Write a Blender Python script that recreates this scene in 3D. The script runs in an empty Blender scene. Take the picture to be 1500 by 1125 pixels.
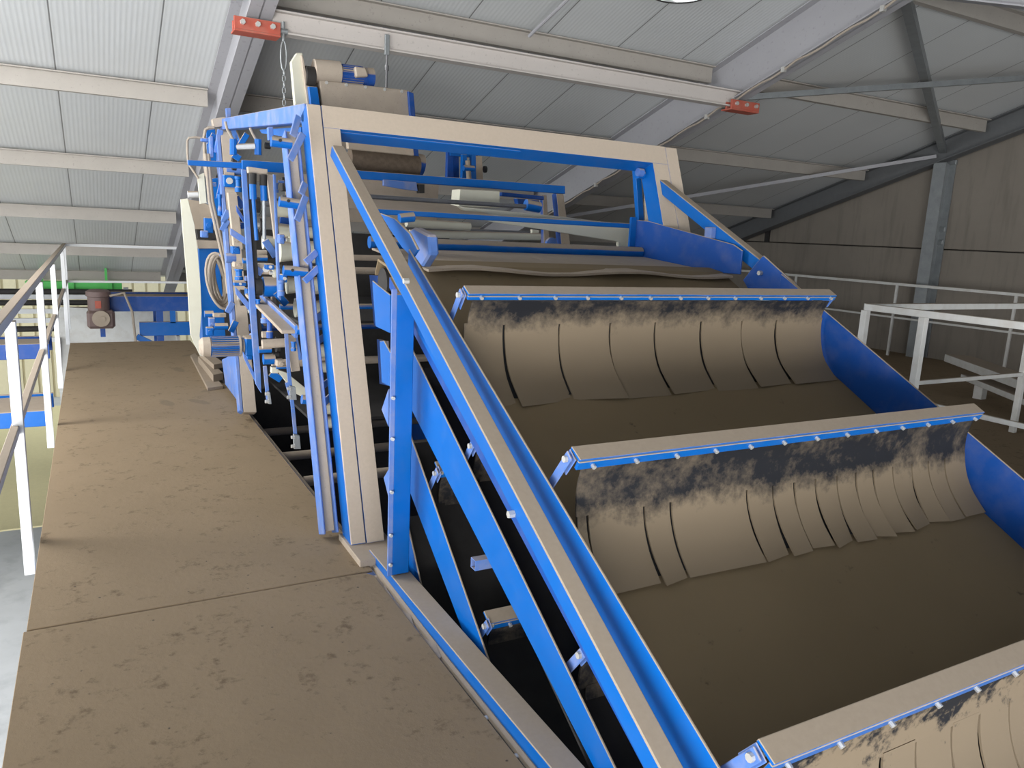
import bpy, bmesh, math, random
from mathutils import Vector, Matrix
random.seed(7)
V = Vector
sc = bpy.context.scene
col = sc.collection

# ------------------------------------------------------------------ camera
F = 1120.0
yaw, pitch, roll = 0.50403678, 0.19414529, -0.04715964
CAM = V((0, 0, 1.57))
fw = V((math.sin(yaw)*math.cos(pitch), math.cos(yaw)*math.cos(pitch), -math.sin(pitch)))
r0 = V((math.cos(yaw), -math.sin(yaw), 0)); d0 = fw.cross(r0)
rt = math.cos(roll)*r0 + math.sin(roll)*d0
dn = math.cos(roll)*d0 - math.sin(roll)*r0
cd = bpy.data.cameras.new('camera'); cam = bpy.data.objects.new('camera', cd); col.objects.link(cam)
cd.sensor_width = 36; cd.lens = 36*F/1500; cd.clip_start = 0.02
m = Matrix.Identity(4)
for i in range(3):
    m[i][0] = rt[i]; m[i][1] = -dn[i]; m[i][2] = -fw[i]; m[i][3] = CAM[i]
cam.matrix_world = m
sc.camera = cam
# survey helper: where the sight line through a measured point meets the real plane axis = value
def at(x, y, ax, val):
    v = (x-750)*rt + (y-562.5)*dn + F*fw
    return CAM + v*((val-CAM[ax])/v[ax])
def atp(x, y, p, n):
    v = (x-750)*rt + (y-562.5)*dn + F*fw
    return CAM + v*((V(p)-CAM).dot(V(n))/v.dot(V(n)))

# ------------------------------------------------------------------ world, lights, exposure
vs = sc.view_settings
vs.view_transform = 'Standard'; vs.look = 'None'; vs.gamma = 1; vs.use_curve_mapping = False
vs.exposure = 1.0
w = bpy.data.worlds.new('daylight'); sc.world = w; w.use_nodes = True
bg = w.node_tree.nodes['Background']; bg.inputs[0].default_value = (0.86, 0.93, 1.0, 1); bg.inputs[1].default_value = 0.9
def area(name, loc, target, sx, sy, power, color=(1, 1, 1)):
    l = bpy.data.lights.new(name, 'AREA'); l.shape = 'RECTANGLE'; l.size = sx; l.size_y = sy; l.energy = power; l.color = color
    o = bpy.data.objects.new(name, l); col.objects.link(o); o.location = loc
    o.rotation_euler = (V(target)-V(loc)).to_track_quat('-Z', 'Y').to_euler()
    return o
area('daylight_from_side_doors', (-12.0, 5.0, 0.0), (4, 7, 1.5), 14, 4.5, 450, (0.95, 0.98, 1.0))
area('daylight_from_front_doors', (-4.0, -6.0, 0.2), (1.5, 5, 2.3), 8, 4.0, 1000, (1.0, 0.98, 0.95))
area('walkway_fill_light', (-2.6, 6.0, 3.2), (-1.0, 6.0, 0), 1.5, 8.0, 300, (1.0, 0.99, 0.97))  # added fill lamp below the closed ceiling, out of view, brightens the walkway

# ------------------------------------------------------------------ materials
def nmat(name, rough=0.6, metal=0.0):
    mt = bpy.data.materials.new(name); mt.use_nodes = True
    nt = mt.node_tree; b = nt.nodes['Principled BSDF']
    b.inputs['Specular IOR Level'].default_value = 0.3
    b.inputs['Roughness'].default_value = rough; b.inputs['Metallic'].default_value = metal
    return mt, nt, b
def N(nt, t, **k):
    n = nt.nodes.new(t)
    for a, v in k.items(): setattr(n, a, v)
    return n
def noise(nt, scale, detail=4, rough=0.6, vec=None):
    n = N(nt, 'ShaderNodeTexNoise'); n.inputs['Scale'].default_value = scale
    n.inputs['Detail'].default_value = detail; n.inputs['Roughness'].default_value = rough
    if vec is None:
        tc = N(nt, 'ShaderNodeTexCoord'); vec = tc.outputs['Object']
    nt.links.new(vec, n.inputs['Vector'])
    return n.outputs['Fac']
def ramp(nt, fac, a, b_, ca=(0, 0, 0, 1), cb=(1, 1, 1, 1)):
    r = N(nt, 'ShaderNodeValToRGB'); r.color_ramp.elements[0].position = a; r.color_ramp.elements[1].position = b_
    r.color_ramp.elements[0].color = ca; r.color_ramp.elements[1].color = cb
    nt.links.new(fac, r.inputs[0]); return r.outputs[0]
def mix(nt, fac, a, b_):
    x = N(nt, 'ShaderNodeMix', data_type='RGBA')
    for s, v in ((0, fac), (6, a), (7, b_)):
        if isinstance(v, (tuple, float, int)): x.inputs[s].default_value = v
        else: nt.links.new(v, x.inputs[s])
    return x.outputs[2]
def math_(nt, op, a, b_=0.0, clamp=False):
    x = N(nt, 'ShaderNodeMath', operation=op); x.use_clamp = clamp
    for s, v in ((0, a), (1, b_)):
        if isinstance(v, (float, int)): x.inputs[s].default_value = v
        else: nt.links.new(v, x.inputs[s])
    return x.outputs[0]
def rgba(c, k=1.0): return (c[0]*k, c[1]*k, c[2]*k, 1)
DUSTC = (0.37, 0.305, 0.24)
def dusted(name, base, rough=0.35, lo=0.10, hi=0.28, film=0.25, dust=DUSTC, metal=0.0):
    """painted steel with soil dust lying on every face that looks up, and a thin patchy film elsewhere"""
    mt, nt, b = nmat(name, rough, metal)
    g = N(nt, 'ShaderNodeNewGeometry'); sx = N(nt, 'ShaderNodeSeparateXYZ'); nt.links.new(g.outputs['Normal'], sx.inputs[0])
    n1 = noise(nt, 9, 5); n2 = noise(nt, 60, 3)
    z = math_(nt, 'ADD', sx.outputs['Z'], math_(nt, 'MULTIPLY', math_(nt, 'SUBTRACT', n1, 0.5), 0.25))
    up = ramp(nt, z, lo, hi)
    fl = math_(nt, 'MULTIPLY', ramp(nt, n1, 0.45, 0.75), film)
    fac = math_(nt, 'MAXIMUM', up, fl)
    dcol = mix(nt, n2, rgba(dust, 0.92), rgba(dust, 1.08))
    nt.links.new(mix(nt, fac, rgba(base), dcol), b.inputs['Base Color'])
    rr = math_(nt, 'ADD', math_(nt, 'MULTIPLY', fac, 0.9-rough), rough)
    nt.links.new(rr, b.inputs['Roughness'])
    return mt
def coated(name, c, rough=0.9, var=0.12, scale=14, metal=0.0):
    mt, nt, b = nmat(name, rough, metal)
    n1 = noise(nt, scale, 5); n2 = noise(nt, scale*8, 2)
    c1 = mix(nt, n1, rgba(c, 1-var), rgba(c, 1+var))
    nt.links.new(mix(nt, ramp(nt, n2, 0.62, 0.72), c1, rgba(c, 0.82)), b.inputs['Base Color'])
    return mt
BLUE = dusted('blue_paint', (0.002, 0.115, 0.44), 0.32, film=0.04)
BLUE_D = dusted('blue_paint_dark', (0.008, 0.068, 0.31), 0.4, film=0.12)  # darker blue with a thicker dust film
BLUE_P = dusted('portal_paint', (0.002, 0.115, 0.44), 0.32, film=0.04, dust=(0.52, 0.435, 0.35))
BEAMC = coated('hoist_beam_paint', (0.56, 0.52, 0.49), 0.6, 0.06, 4)
PALE = dusted('blue_paint_filmed', (0.09, 0.19, 0.50), 0.5, film=0.6, lo=0.3, hi=0.6, dust=(0.33, 0.31, 0.35))
DUST = coated('soil_dust', DUSTC)
DUST_L = coated('pale_soil_dust', (0.42, 0.355, 0.29))
CREAM = dusted('cream_paint', (0.60, 0.59, 0.49), 0.5, lo=0.55, hi=0.9, film=0.12)
WHITE = dusted('white_rail_paint', (0.66, 0.67, 0.68), 0.4, lo=0.45, hi=0.7, film=0.06)
WHITE_D = dusted('white_rail_paint_dusty', (0.62, 0.62, 0.60), 0.5, lo=0.6, hi=0.9, film=0.3)
GALV = coated('galvanised_steel', (0.33, 0.35, 0.36), 0.45, 0.25, 8, 0.6)
BOLT = coated('zinc_bolt', (0.62, 0.61, 0.58), 0.4, 0.1, 20, 0.5)
BLACK = coated('black_rubber', (0.012, 0.013, 0.015), 0.6, 0.3)
DARK = coated('dark_grease_and_shade', (0.03, 0.028, 0.027), 0.7, 0.4)  # grease, and also the painted-in shade of the lower belts
STEEL = coated('worn_steel', (0.22, 0.22, 0.23), 0.4, 0.2, 20, 0.6)
RED = dusted('red_primer', (0.42, 0.09, 0.06), 0.6, film=0.3, lo=0.5, hi=0.9)
GREEN = coated('green_paint', (0.10, 0.52, 0.12), 0.5)
GREY = coated('grey_rafter_paint', (0.36, 0.355, 0.375), 0.6, 0.06, 3)
PURLIN = coated('dusty_purlin', (0.40, 0.37, 0.335), 0.8, 0.1, 5)
WOOD = coated('dusty_timber', (0.30, 0.24, 0.18), 0.9, 0.15, 10)
CABLE = coated('dusty_cable', (0.34, 0.29, 0.24), 0.8, 0.1)
YELLOW = coated('pale_yellow_board', (0.62, 0.56, 0.33), 0.7, 0.08)
STRAW = coated('straw_wall_cladding', (0.62, 0.56, 0.38), 0.8, 0.08)

def deck_material():
    mt, nt, b = nmat('dusty_deck', 0.92)
    tc = N(nt, 'ShaderNodeTexCoord'); P = tc.outputs['Object']
    n1 = noise(nt, 2.2, 5, 0.6, P); n2 = noise(nt, 30, 4, 0.6, P); n3 = noise(nt, 10, 6, 0.75, P)
    c = mix(nt, n1, (0.215, 0.157, 0.096, 1), (0.27, 0.20, 0.126, 1))
    spots = math_(nt, 'MULTIPLY', ramp(nt, n3, 0.55, 0.64), ramp(nt, n2, 0.40, 0.58))
    c = mix(nt, math_(nt, 'MULTIPLY', spots, 0.8), c, (0.125, 0.086, 0.05, 1))
    vo = N(nt, 'ShaderNodeTexVoronoi'); vo.inputs['Scale'].default_value = 16; nt.links.new(P, vo.inputs['Vector'])
    c = mix(nt, math_(nt, 'MULTIPLY', ramp(nt, vo.outputs['Distance'], 0.05, 0.11, (1, 1, 1, 1), (0, 0, 0, 1)), ramp(nt, n2, 0.52, 0.6)), c, (0.06, 0.048, 0.036, 1))
    # boot prints pressed into the dust: x, y, angle
    for (fx, fy, a) in ((0.52, 2.52, -0.7), (0.36, 2.02, 0.5), (0.55, 4.55, -0.9), (0.22, 5.35, 1.2), (0.34, 3.62, 0.1), (0.10, 2.05, 0.2)):
        mp = N(nt, 'ShaderNodeMapping', vector_type='TEXTURE'); mp.inputs['Location'].default_value = (fx, fy, 0)
        mp.inputs['Rotation'].default_value = (0, 0, a); nt.links.new(P, mp.inputs['Vector'])
        s = N(nt, 'ShaderNodeSeparateXYZ'); nt.links.new(mp.outputs[0], s.inputs[0])
        ex = math_(nt, 'MULTIPLY', s.outputs['X'], 1/0.055); ey = math_(nt, 'MULTIPLY', s.outputs['Y'], 1/0.15)
        rr = math_(nt, 'ADD', math_(nt, 'MULTIPLY', ex, ex), math_(nt, 'MULTIPLY', ey, ey))
        mask = ramp(nt, math_(nt, 'ADD', rr, math_(nt, 'MULTIPLY', math_(nt, 'SUBTRACT', n2, 0.5), 1.6)), 0.6, 1.1, (1, 1, 1, 1), (0, 0, 0, 1))
        tread = math_(nt, 'SINE', math_(nt, 'MULTIPLY', s.outputs['Y'], 260.0))
        f = math_(nt, 'MULTIPLY', mask, math_(nt, 'ADD', math_(nt, 'MULTIPLY', tread, 0.22), 0.36))
        c = mix(nt, f, c, (0.11, 0.085, 0.062, 1))
    nt.links.new(c, b.inputs['Base Color'])
    bp = N(nt, 'ShaderNodeBump'); bp.inputs['Strength'].default_value = 0.25; bp.inputs['Distance'].default_value = 0.01
    nt.links.new(n3, bp.inputs['Height']); nt.links.new(bp.outputs[0], b.inputs['Normal'])
    return mt
DECK = deck_material()
def belt_material():
    mt, nt, b = nmat('dusty_belt', 0.95)
    n1 = noise(nt, 1.6, 4); n2 = noise(nt, 26, 4); n3 = noise(nt, 6, 5, 0.7)
    c = mix(nt, n1, (0.195, 0.145, 0.085, 1), (0.235, 0.178, 0.108, 1))
    sp = math_(nt, 'MULTIPLY', ramp(nt, n3, 0.60, 0.66), ramp(nt, n2, 0.55, 0.65))
    nt.links.new(mix(nt, math_(nt, 'MULTIPLY', sp, 0.6), c, (0.06, 0.05, 0.035, 1)), b.inputs['Base Color'])
    return mt
BELT = belt_material()
def rubber_material(name, lo, hi, amp):
    """black rubber whose lower part carries caked soil dust (uv.y = 0 at the top, 1 at the hem)"""
    mt, nt, b = nmat(name, 0.7)
    uv = N(nt, 'ShaderNodeUVMap'); s = N(nt, 'ShaderNodeSeparateXYZ'); nt.links.new(uv.outputs[0], s.inputs[0])
    n1 = noise(nt, 5, 6, 0.7); n2 = noise(nt, 30, 4, 0.7)
    nn = math_(nt, 'ADD', math_(nt, 'MULTIPLY', math_(nt, 'SUBTRACT', n1, 0.5), amp), math_(nt, 'MULTIPLY', math_(nt, 'SUBTRACT', n2, 0.5), amp*0.5))
    fac = ramp(nt, math_(nt, 'ADD', s.outputs['Y'], nn), lo, hi)
    film = math_(nt, 'MULTIPLY', ramp(nt, math_(nt, 'ADD', n1, math_(nt, 'MULTIPLY', n2, 0.3)), 0.62, 0.85), 0.55)
    fac = math_(nt, 'MAXIMUM', fac, film)
    nt.links.new(mix(nt, fac, (0.012, 0.013, 0.017, 1), (0.215, 0.168, 0.115, 1)), b.inputs['Base Color'])
    return mt
RUB1 = rubber_material('rubber_curtain_upper', 0.12, 0.36, 0.55)
RUB2 = rubber_material('rubber_curtain_middle', 0.34, 0.50, 0.42)
RUBD = rubber_material('rubber_curtain_shaded', 0.75, 1.0, 0.5)  # shaded copy: gloom of the lower tiers painted in as blacker rubber
RUB3 = rubber_material('rubber_curtain_lower', 0.06, 0.22, 1.3)

def roof_material():
    mt, nt, b = nmat('ribbed_roof_panel', 0.35)
    tc = N(nt, 'ShaderNodeTexCoord'); s = N(nt, 'ShaderNodeSeparateXYZ'); nt.links.new(tc.outputs['Object'], s.inputs[0])
    x = s.outputs['X']
    rib = math_(nt, 'SINE', math_(nt, 'MULTIPLY', x, 2*math.pi/0.042))
    fr = math_(nt, 'FRACT', math_(nt, 'ADD', math_(nt, 'MULTIPLY', math_(nt, 'ADD', x, 0.21), 1/0.84), 20))
    d = math_(nt, 'ABSOLUTE', math_(nt, 'SUBTRACT', fr, 0.5))
    joint = ramp(nt, d, 0.4915, 0.4945)
    n1 = noise(nt, 1.2, 4)
    c = mix(nt, n1, (0.56, 0.575, 0.58, 1), (0.64, 0.655, 0.66, 1))
    c = mix(nt, ramp(nt, rib, -0.9, 0.6), mix(nt, 0.06, c, (0.3, 0.3, 0.3, 1)), c)
    c = mix(nt, joint, c, (0.17, 0.17, 0.17, 1))
    nt.links.new(c, b.inputs['Base Color'])
    bp = N(nt, 'ShaderNodeBump'); bp.inputs['Strength'].default_value = 0.25; bp.inputs['Distance'].default_value = 0.0015
    nt.links.new(math_(nt, 'SUBTRACT', rib, math_(nt, 'MULTIPLY', joint, 6)), bp.inputs['Height']); nt.links.new(bp.outputs[0], b.inputs['Normal'])
    return mt
ROOF = roof_material()
def concrete(name, c, vert=True):
    mt, nt, b = nmat(name, 0.9)
    n1 = noise(nt, 1.1, 6, 0.65)
    tc = N(nt, 'ShaderNodeTexCoord'); mp = N(nt, 'ShaderNodeMapping'); mp.inputs['Scale'].default_value = (3, 3, 0.35) if vert else (1, 1, 1)
    nt.links.new(tc.outputs['Object'], mp.inputs['Vector'])
    n2 = noise(nt, 3.0, 5, 0.6, mp.outputs[0])
    k = mix(nt, n1, rgba(c, 0.8), rgba(c, 1.15))
    k = mix(nt, ramp(nt, n2, 0.5, 0.8), k, rgba(c, 0.72))
    nt.links.new(k, b.inputs['Base Color'])
    return mt
CONC = concrete('precast_concrete', (0.225, 0.20, 0.17))
FLOORM = concrete('pale_floor', (0.47, 0.48, 0.47), False)

# ------------------------------------------------------------------ mesh helpers
class MB:
    def __init__(s): s.bm = bmesh.new(); s.uv = None
    def hexa(s, a, b):
        n = len(a)
        va = [s.bm.verts.new(p) for p in a]; vb = [s.bm.verts.new(p) for p in b]
        s.bm.faces.new(va); s.bm.faces.new(vb[::-1])
        for i in range(n):
            j = (i+1) % n; s.bm.faces.new((va[j], va[i], vb[i], vb[j]))
        return s
    def ext(s, pts, vec):
        vec = V(vec); return s.hexa([V(p) for p in pts], [V(p)+vec for p in pts])
    def box(s, x0, x1, y0, y1, z0, z1):
        return s.hexa([V((x0, y0, z0)), V((x1, y0, z0)), V((x1, y1, z0)), V((x0, y1, z0))], [V((x0, y0, z1)), V((x1, y0, z1)), V((x1, y1, z1)), V((x0, y1, z1))])
    def bar(s, p, q, w, h, up=(0, 0, 1), sw=0.5, sh=0.5):
        """box from p to q, w to the side, h along up; sw / sh: share of the size on the negative side"""
        p = V(p); q = V(q); d = (q-p).normalized(); side = d.cross(V(up)).normalized(); u = side.cross(d).normalized()
        o = [side*(-w*sw)+u*(-h*sh), side*(w*(1-sw))+u*(-h*sh), side*(w*(1-sw))+u*(h*(1-sh)), side*(-w*sw)+u*(h*(1-sh))]
        return s.hexa([p+k for k in o], [q+k for k in o])
    def cyl(s, p, q, r, r2=None, n=14):
        p = V(p); q = V(q); r2 = r if r2 is None else r2
        d = (q-p).normalized(); a = d.orthogonal().normalized(); b = d.cross(a)
        ring = lambda c, R: [c+(a*math.cos(2*math.pi*i/n)+b*math.sin(2*math.pi*i/n))*R for i in range(n)]
        return s.hexa(ring(p, r), ring(q, r2))
    def tube(s, pts, r, n=8, closed=False):
        pts = [V(p) for p in pts]; rings = []; a = None
        for i, p in enumerate(pts):
            if closed: d = (pts[(i+1) % len(pts)]-pts[i-1]).normalized()
            else: d = (pts[min(i+1, len(pts)-1)]-pts[max(i-1, 0)]).normalized()
            a = d.orthogonal().normalized() if a is None else (a-d*a.dot(d)).normalized()
            b = d.cross(a)
            rings.append([s.bm.verts.new(p+(a*math.cos(2*math.pi*k/n)+b*math.sin(2*math.pi*k/n))*r) for k in range(n)])
        m_ = len(rings)
        for i in range(m_ if closed else m_-1):
            A, B = rings[i], rings[(i+1) % m_]
            for k in range(n): s.bm.faces.new((A[k], A[(k+1) % n], B[(k+1) % n], B[k]))
        if not closed: s.bm.faces.new(rings[0][::-1]); s.bm.faces.new(rings[-1])
        return s
    def lathe(s, c, axis, prof, n=28):
        """prof: (distance along axis, radius)"""
        c = V(c); d = V(axis).normalized(); a = d.orthogonal().normalized(); b = d.cross(a); R = []
        for t, r in prof: R.append([s.bm.verts.new(c+d*t+(a*math.cos(2*math.pi*k/n)+b*math.sin(2*math.pi*k/n))*r) for k in range(n)])
        for A, B in zip(R, R[1:]):
            for k in range(n): s.bm.faces.new((A[k], A[(k+1) % n], B[(k+1) % n], B[k]))
        return s
    def build(s, name, mat, parent=None, bevel=0.0, smooth=False, kind=None, label=None):
        bmesh.ops.recalc_face_normals(s.bm, faces=s.bm.faces)
        off = V((0, 0, 0)); p = parent
        while p is not None: off += p.location; p = p.parent
        # origin of a top-level mesh: middle of its underside
        if parent is None:
            cs = [v.co for v in s.bm.verts]
            org = V(((min(c.x for c in cs)+max(c.x for c in cs))/2, (min(c.y for c in cs)+max(c.y for c in cs))/2, min(c.z for c in cs)))
            if kind == 'structure': org = V((0, 0, 0))
        else: org = V((0, 0, 0))
        me = bpy.data.meshes.new(name)
        for v in s.bm.verts: v.co -= off+org
        s.bm.to_mesh(me); s.bm.free()
        me.materials.append(mat)
        if smooth:
            for f in me.polygons: f.use_smooth = True
            me.set_sharp_from_angle(angle=math.radians(35))
        o = bpy.data.objects.new(name, me); col.objects.link(o); o.location = org
        if parent is not None: o.parent = parent
        if bevel:
            b = o.modifiers.new('bevel', 'BEVEL'); b.width = bevel; b.segments = 1; b.limit_method = 'ANGLE'; b.angle_limit = math.radians(40)
        if kind: o['kind'] = kind
        if label: o['label'] = label
        return o
def thing(name, label, cat, loc, group=None):
    o = bpy.data.objects.new(name, None); col.objects.link(o); o.location = loc; o.empty_display_size = 0.1
    o['label'] = label; o['category'] = cat
    if group: o['group'] = group
    return o
def tag(o, label, cat, group=None):
    o['label'] = label; o['category'] = cat
    if group: o['group'] = group
    return o
def side(poly, X, t, name, mat, parent, bevel=0.0, **k):
    """plate standing along the walkway in the plane x = X, thickness t away from the walkway"""
    return MB().ext([at(x, y, 0, X) for x, y in poly], (t, 0, 0)).build(name, mat, parent, bevel, **k)
def front(poly, Y, t, name, mat, parent, bevel=0.0, **k):
    return MB().ext([at(x, y, 1, Y) for x, y in poly], (0, t, 0)).build(name, mat, parent, bevel, **k)

# ================================================================== SETTING
SL = 0.32; YR = 4.6; ZR = 4.208                      # roof slope, ridge line
def roofz(y): return ZR - SL*abs(y-YR)
XL, XR = -14.0, 11.6; YB = 16.4; YF = -6.5; GZ = -2.6
for nm, ya, yb in (('ceiling', YR, YB), ('ceiling', YF, YR)):
    MB().ext([V((XL, ya, roofz(ya))), V((XR, ya, roofz(ya))), V((XR, yb, roofz(yb))), V((XL, yb, roofz(yb)))], (0, 0, 0.1)).build(nm, ROOF, kind='structure')
MB().box(XL, XR+0.4, YF, 24, GZ-0.1, GZ).build('floor', FLOORM, kind='structure')
# gable wall of stacked precast panels with an open joint between the two courses
wb = MB()
for z0, z1 in ((GZ, -0.55), (-0.535, 1.63), (1.645, 5.0)):
    wb.box(XR, XR+0.2, YF, 24, z0, z1)
wb.build('wall_right', CONC, kind='structure', bevel=0.01)
MB().box(XR+0.2, XR+0.3, YF, 24, GZ, 5.0).build('wall_right', DARK, kind='structure')  # backing added behind the joints to stop light leaking through
# mezzanine slab at the foot of the gable wall
MB().box(4.3, XR, 2.2, 16.0, -0.20, -0.06).build('floor', DECK, kind='structure')
# eaves wall far behind, straw coloured cladding
cb = MB()
for i in range(90):
    x = XL+i*0.285
    cb.box(x, x+0.235, 20.02, 20.08, GZ, 2.2)
cb.box(XL, XR, 20.08, 20.2, GZ, 2.2)
cb.build('wall_back', STRAW, kind='structure')
# main rafters: I sections
def rafter(X, depth, fl, mat, idx, y0=YF, y1=YB-0.2, drop=0.0):
    b = MB()
    for ya, yb in ((YR, y1), (y0, YR)):
        za, zb = roofz(ya)-drop, roofz(yb)-drop
        # web
        b.ext([V((X-0.006, ya, za-0.01)), V((X-0.006, yb, zb-0.01)), V((X-0.006, yb, zb-depth)), V((X-0.006, ya, za-depth))], (0.012, 0, 0))
        for top in (0.01, depth-0.014):
            b.ext([V((X-fl/2, ya, za-top)), V((X+fl/2, ya, za-top)), V((X+fl/2, yb, zb-top)), V((X-fl/2, yb, zb-top))], (0, 0, -0.014))
    b.build('trim_%d' % idx, mat, kind='structure')
rafter(1.22, 0.50, 0.19, GREY, 1)
rafter(6.22, 0.50, 0.19, GREY, 2)
rafter(-3.8, 0.50, 0.19, GREY, 3)
rafter(11.42, 0.34, 0.2, coated('dark_gable_rafter', (0.13, 0.135, 0.14), 0.6), 4)
# purlins: Z sections spanning rafter to rafter
k = 5
for y in (5.05, 6.86, 8.75, 10.68, 12.55, 14.38, 16.0):
    for xa, xb in ((-3.7, 1.12), (1.32, 6.12), (6.32, 11.3)):
        b = MB(); z = roofz(y)-0.012
        h = 0.17
        b.box(xa, xb, y, y+0.012, z-h, z)
        b.box(xa, xb, y+0.012, y+0.07, z-h, z-h+0.012)
        b.box(xa, xb, y-0.06, y, z-0.014, z-0.002)
        b.build('trim_%d' % k, PURLIN, kind='structure'); k += 1
for y in (1.2, -2.0):
    b = MB(); z = roofz(y)-0.012
    b.box(-3.7, 11.3, y, y+0.012, z-0.17, z).build('trim_%d' % k, PURLIN, kind='structure'); k += 1
# gable column, galvanised, standing against the wall
b = MB(); yc = 7.5; zc = roofz(yc)-0.36
b.box(XR-0.26, XR-0.245, yc-0.10, yc+0.10, -0.06, zc); b.box(XR-0.245, XR-0.02, yc-0.006, yc+0.006, -0.06, zc); b.box(XR-0.02, XR-0.004, yc-0.10, yc+0.10, -0.06, zc)
b.build('trim_%d' % k, GALV, kind='structure'); k += 1
# roof bracing
for p, q, rr in (((6.2, 4.75, 3.98), (11.36, 7.5, 3.10), 0.045), ((6.25, 6.6, 3.13), (11.36, 4.9, 3.86), 0.03), ((6.3, 11.2, 1.75), (11.36, 7.6, 3.02), 0.025), ((1.3, 14.5, 0.7), (6.1, 12.6, 1.3), 0.02)):
    MB().bar(p, q, rr*2, rr*2).build('trim_%d' % k, GALV if rr > 0.026 else GREY, kind='structure'); k += 1
b = MB().box(7.42, 7.50, 8.9, 8.97, 1.2, 2.62).build('trim_%d' % k, DARK, kind='structure'); k += 1

# small clips fixed to the gable wall
t = MB()
for i, (px, py, lb) in enumerate(((1395, 238, 'uppermost small grey clip on concrete wall beside steel column'), (1378, 336, 'small grey clip on concrete wall just above the panel joint'), (1375, 355, 'small grey clip on concrete wall just below the panel joint'))):
    p = at(px, py, 0, XR-0.03)
    o = MB().box(p.x-0.02, XR-0.001, p.y-0.07, p.y+0.07, p.z-0.035, p.z+0.035).build('wall_clip', GALV, bevel=0.005); tag(o, lb, 'wall clip', 'clips on the concrete wall')
p = at(1125, 335, 0, XR-0.03)
tag(MB().box(XR-0.05, XR-0.001, p.y-0.05, p.y+0.05, p.z-0.26, p.z+0.26).build('wall_bracket', DARK, bevel=0.005), 'dark upright steel bracket crossing the joint of the concrete wall', 'wall bracket')

# ================================================================== hoist beam and hangers
hb = thing('hoist_beam', 'dusty I-beam slung under the two rafters above the machine', 'beam', (3.7, 6.5, 3.0))
Yh = 6.5
b = MB(); b.box(1.32, 6.20, Yh-0.004, Yh+0.004, 3.02, 3.16); b.build('web', BEAMC, hb)
b = MB(); b.box(1.32, 6.20, Yh-0.06, Yh+0.06, 3.005, 3.018); b.box(1.32, 6.20, Yh-0.06, Yh+0.06, 3.16, 3.173); b.build('flange', BEAMC, hb)
for x0, x1 in ((1.02, 1.36), (6.02, 6.42)):
    c = MB(); c.box(x0, x1, Yh-0.10, Yh-0.075, 2.98, 3.07); c.box(x0, x1, Yh-0.10, Yh+0.06, 2.965, 2.98); c.box(x0, x1, Yh-0.02, Yh, 2.98, 3.05)
    c = c.build('clamp', RED, hb, 0.003, label='rust-red clamp bracket')
    for i in range(3):
        x = x0+0.06+i*(x1-x0-0.12)/2
        MB().cyl((x, Yh-0.125, 3.03), (x, Yh-0.10, 3.03), 0.02, n=6).build('bolt', BOLT, c)
# chain and turnbuckle at the left rafter
p0 = at(415, 36, 1, 6.45); 
ch = thing('chain_hanger', 'galvanised chain with open turnbuckle hanging beside the red clamp', 'chain', (p0.x, p0.y, p0.z-0.5))
MB().cyl((p0.x, p0.y, p0.z+0.02), (p0.x, p0.y, p0.z-0.12), 0.012).cyl((p0.x-0.02, p0.y, p0.z-0.05), (p0.x+0.03, p0.y, p0.z-0.05), 0.022).build('shackle', GALV, ch)
zt = p0.z-0.12
MB().tube([(p0.x+0.022*math.cos(a)*1.0, p0.y, zt-0.11+0.11*math.sin(a)) for a in [i*math.pi/8 for i in range(16)]], 0.006, closed=True).build('turnbuckle', GALV, ch)
for i in range(9):
    z = zt-0.23-i*0.045
    rr = [(0.012*math.cos(a), 0.026*math.sin(a)) for a in [j*math.pi/6 for j in range(12)]]
    pts = [(p0.x+(u if i % 2 else 0), p0.y+(0 if i % 2 else u), z+v) for u, v in rr]
    MB().tube(pts, 0.004, n=6, closed=True).build('link', GALV, ch)
# hanger rod down to the head conveyor
p0 = at(567, 62, 1, 6.42); p1 = at(572, 131, 1, 6.42)
hr = thing('hanger_rod', 'threaded hanger rod running from the I-beam down to the motor cover', 'hanger rod', (p0.x, p0.y, p1.z))
MB().box(p0.x-0.02, p0.x+0.02, p0.y-0.01, p0.y+0.01, p0.z-0.10, p0.z+0.06).build('eye_plate', GALV, hr, 0.003)
MB().cyl((p0.x, p0.y, p0.z-0.09), (p0.x, p0.y, p1.z-0.02), 0.010).cyl((p0.x, p0.y, p0.z-0.22), (p0.x, p0.y, p0.z-0.18), 0.018).build('rod', STEEL, hr)
# conduit drop on the ceiling
a = at(775, 50, 1, 5.0); 
tag(MB().tube([atp(845, -14, (0, 5, roofz(5)-0.20), (0, SL, 1)), atp(785, 43, (0, 5, roofz(5)-0.20), (0, SL, 1)), atp(775, 53, (0, 5, roofz(5)-0.21), (0, SL, 1))], 0.016).build('conduit_pipe', GREY), 'thin grey conduit pipe running across the ceiling to the purlin', 'pipe')
# cable clipped along right rafter
cb_ = MB(); pts = []
for i in range(40):
    y = 4.62+i*0.15; sag = 0.03*abs(math.sin(i*0.9)); pts.append((6.11, y, roofz(y)-0.515-sag))
rc = thing('rafter_cable', 'cable clipped along the lower flange of the right rafter', 'cable', (6.11, 6, 3.2))
MB().tube(pts, 0.011).build('cable', CABLE, rc)
for i in range(1, 39, 7):
    p = pts[i]; MB().box(p[0]-0.02, p[0]+0.02, p[1]-0.02, p[1]+0.02, p[2]-0.02, p[2]+0.03).build('clip', BOLT, rc)

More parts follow.
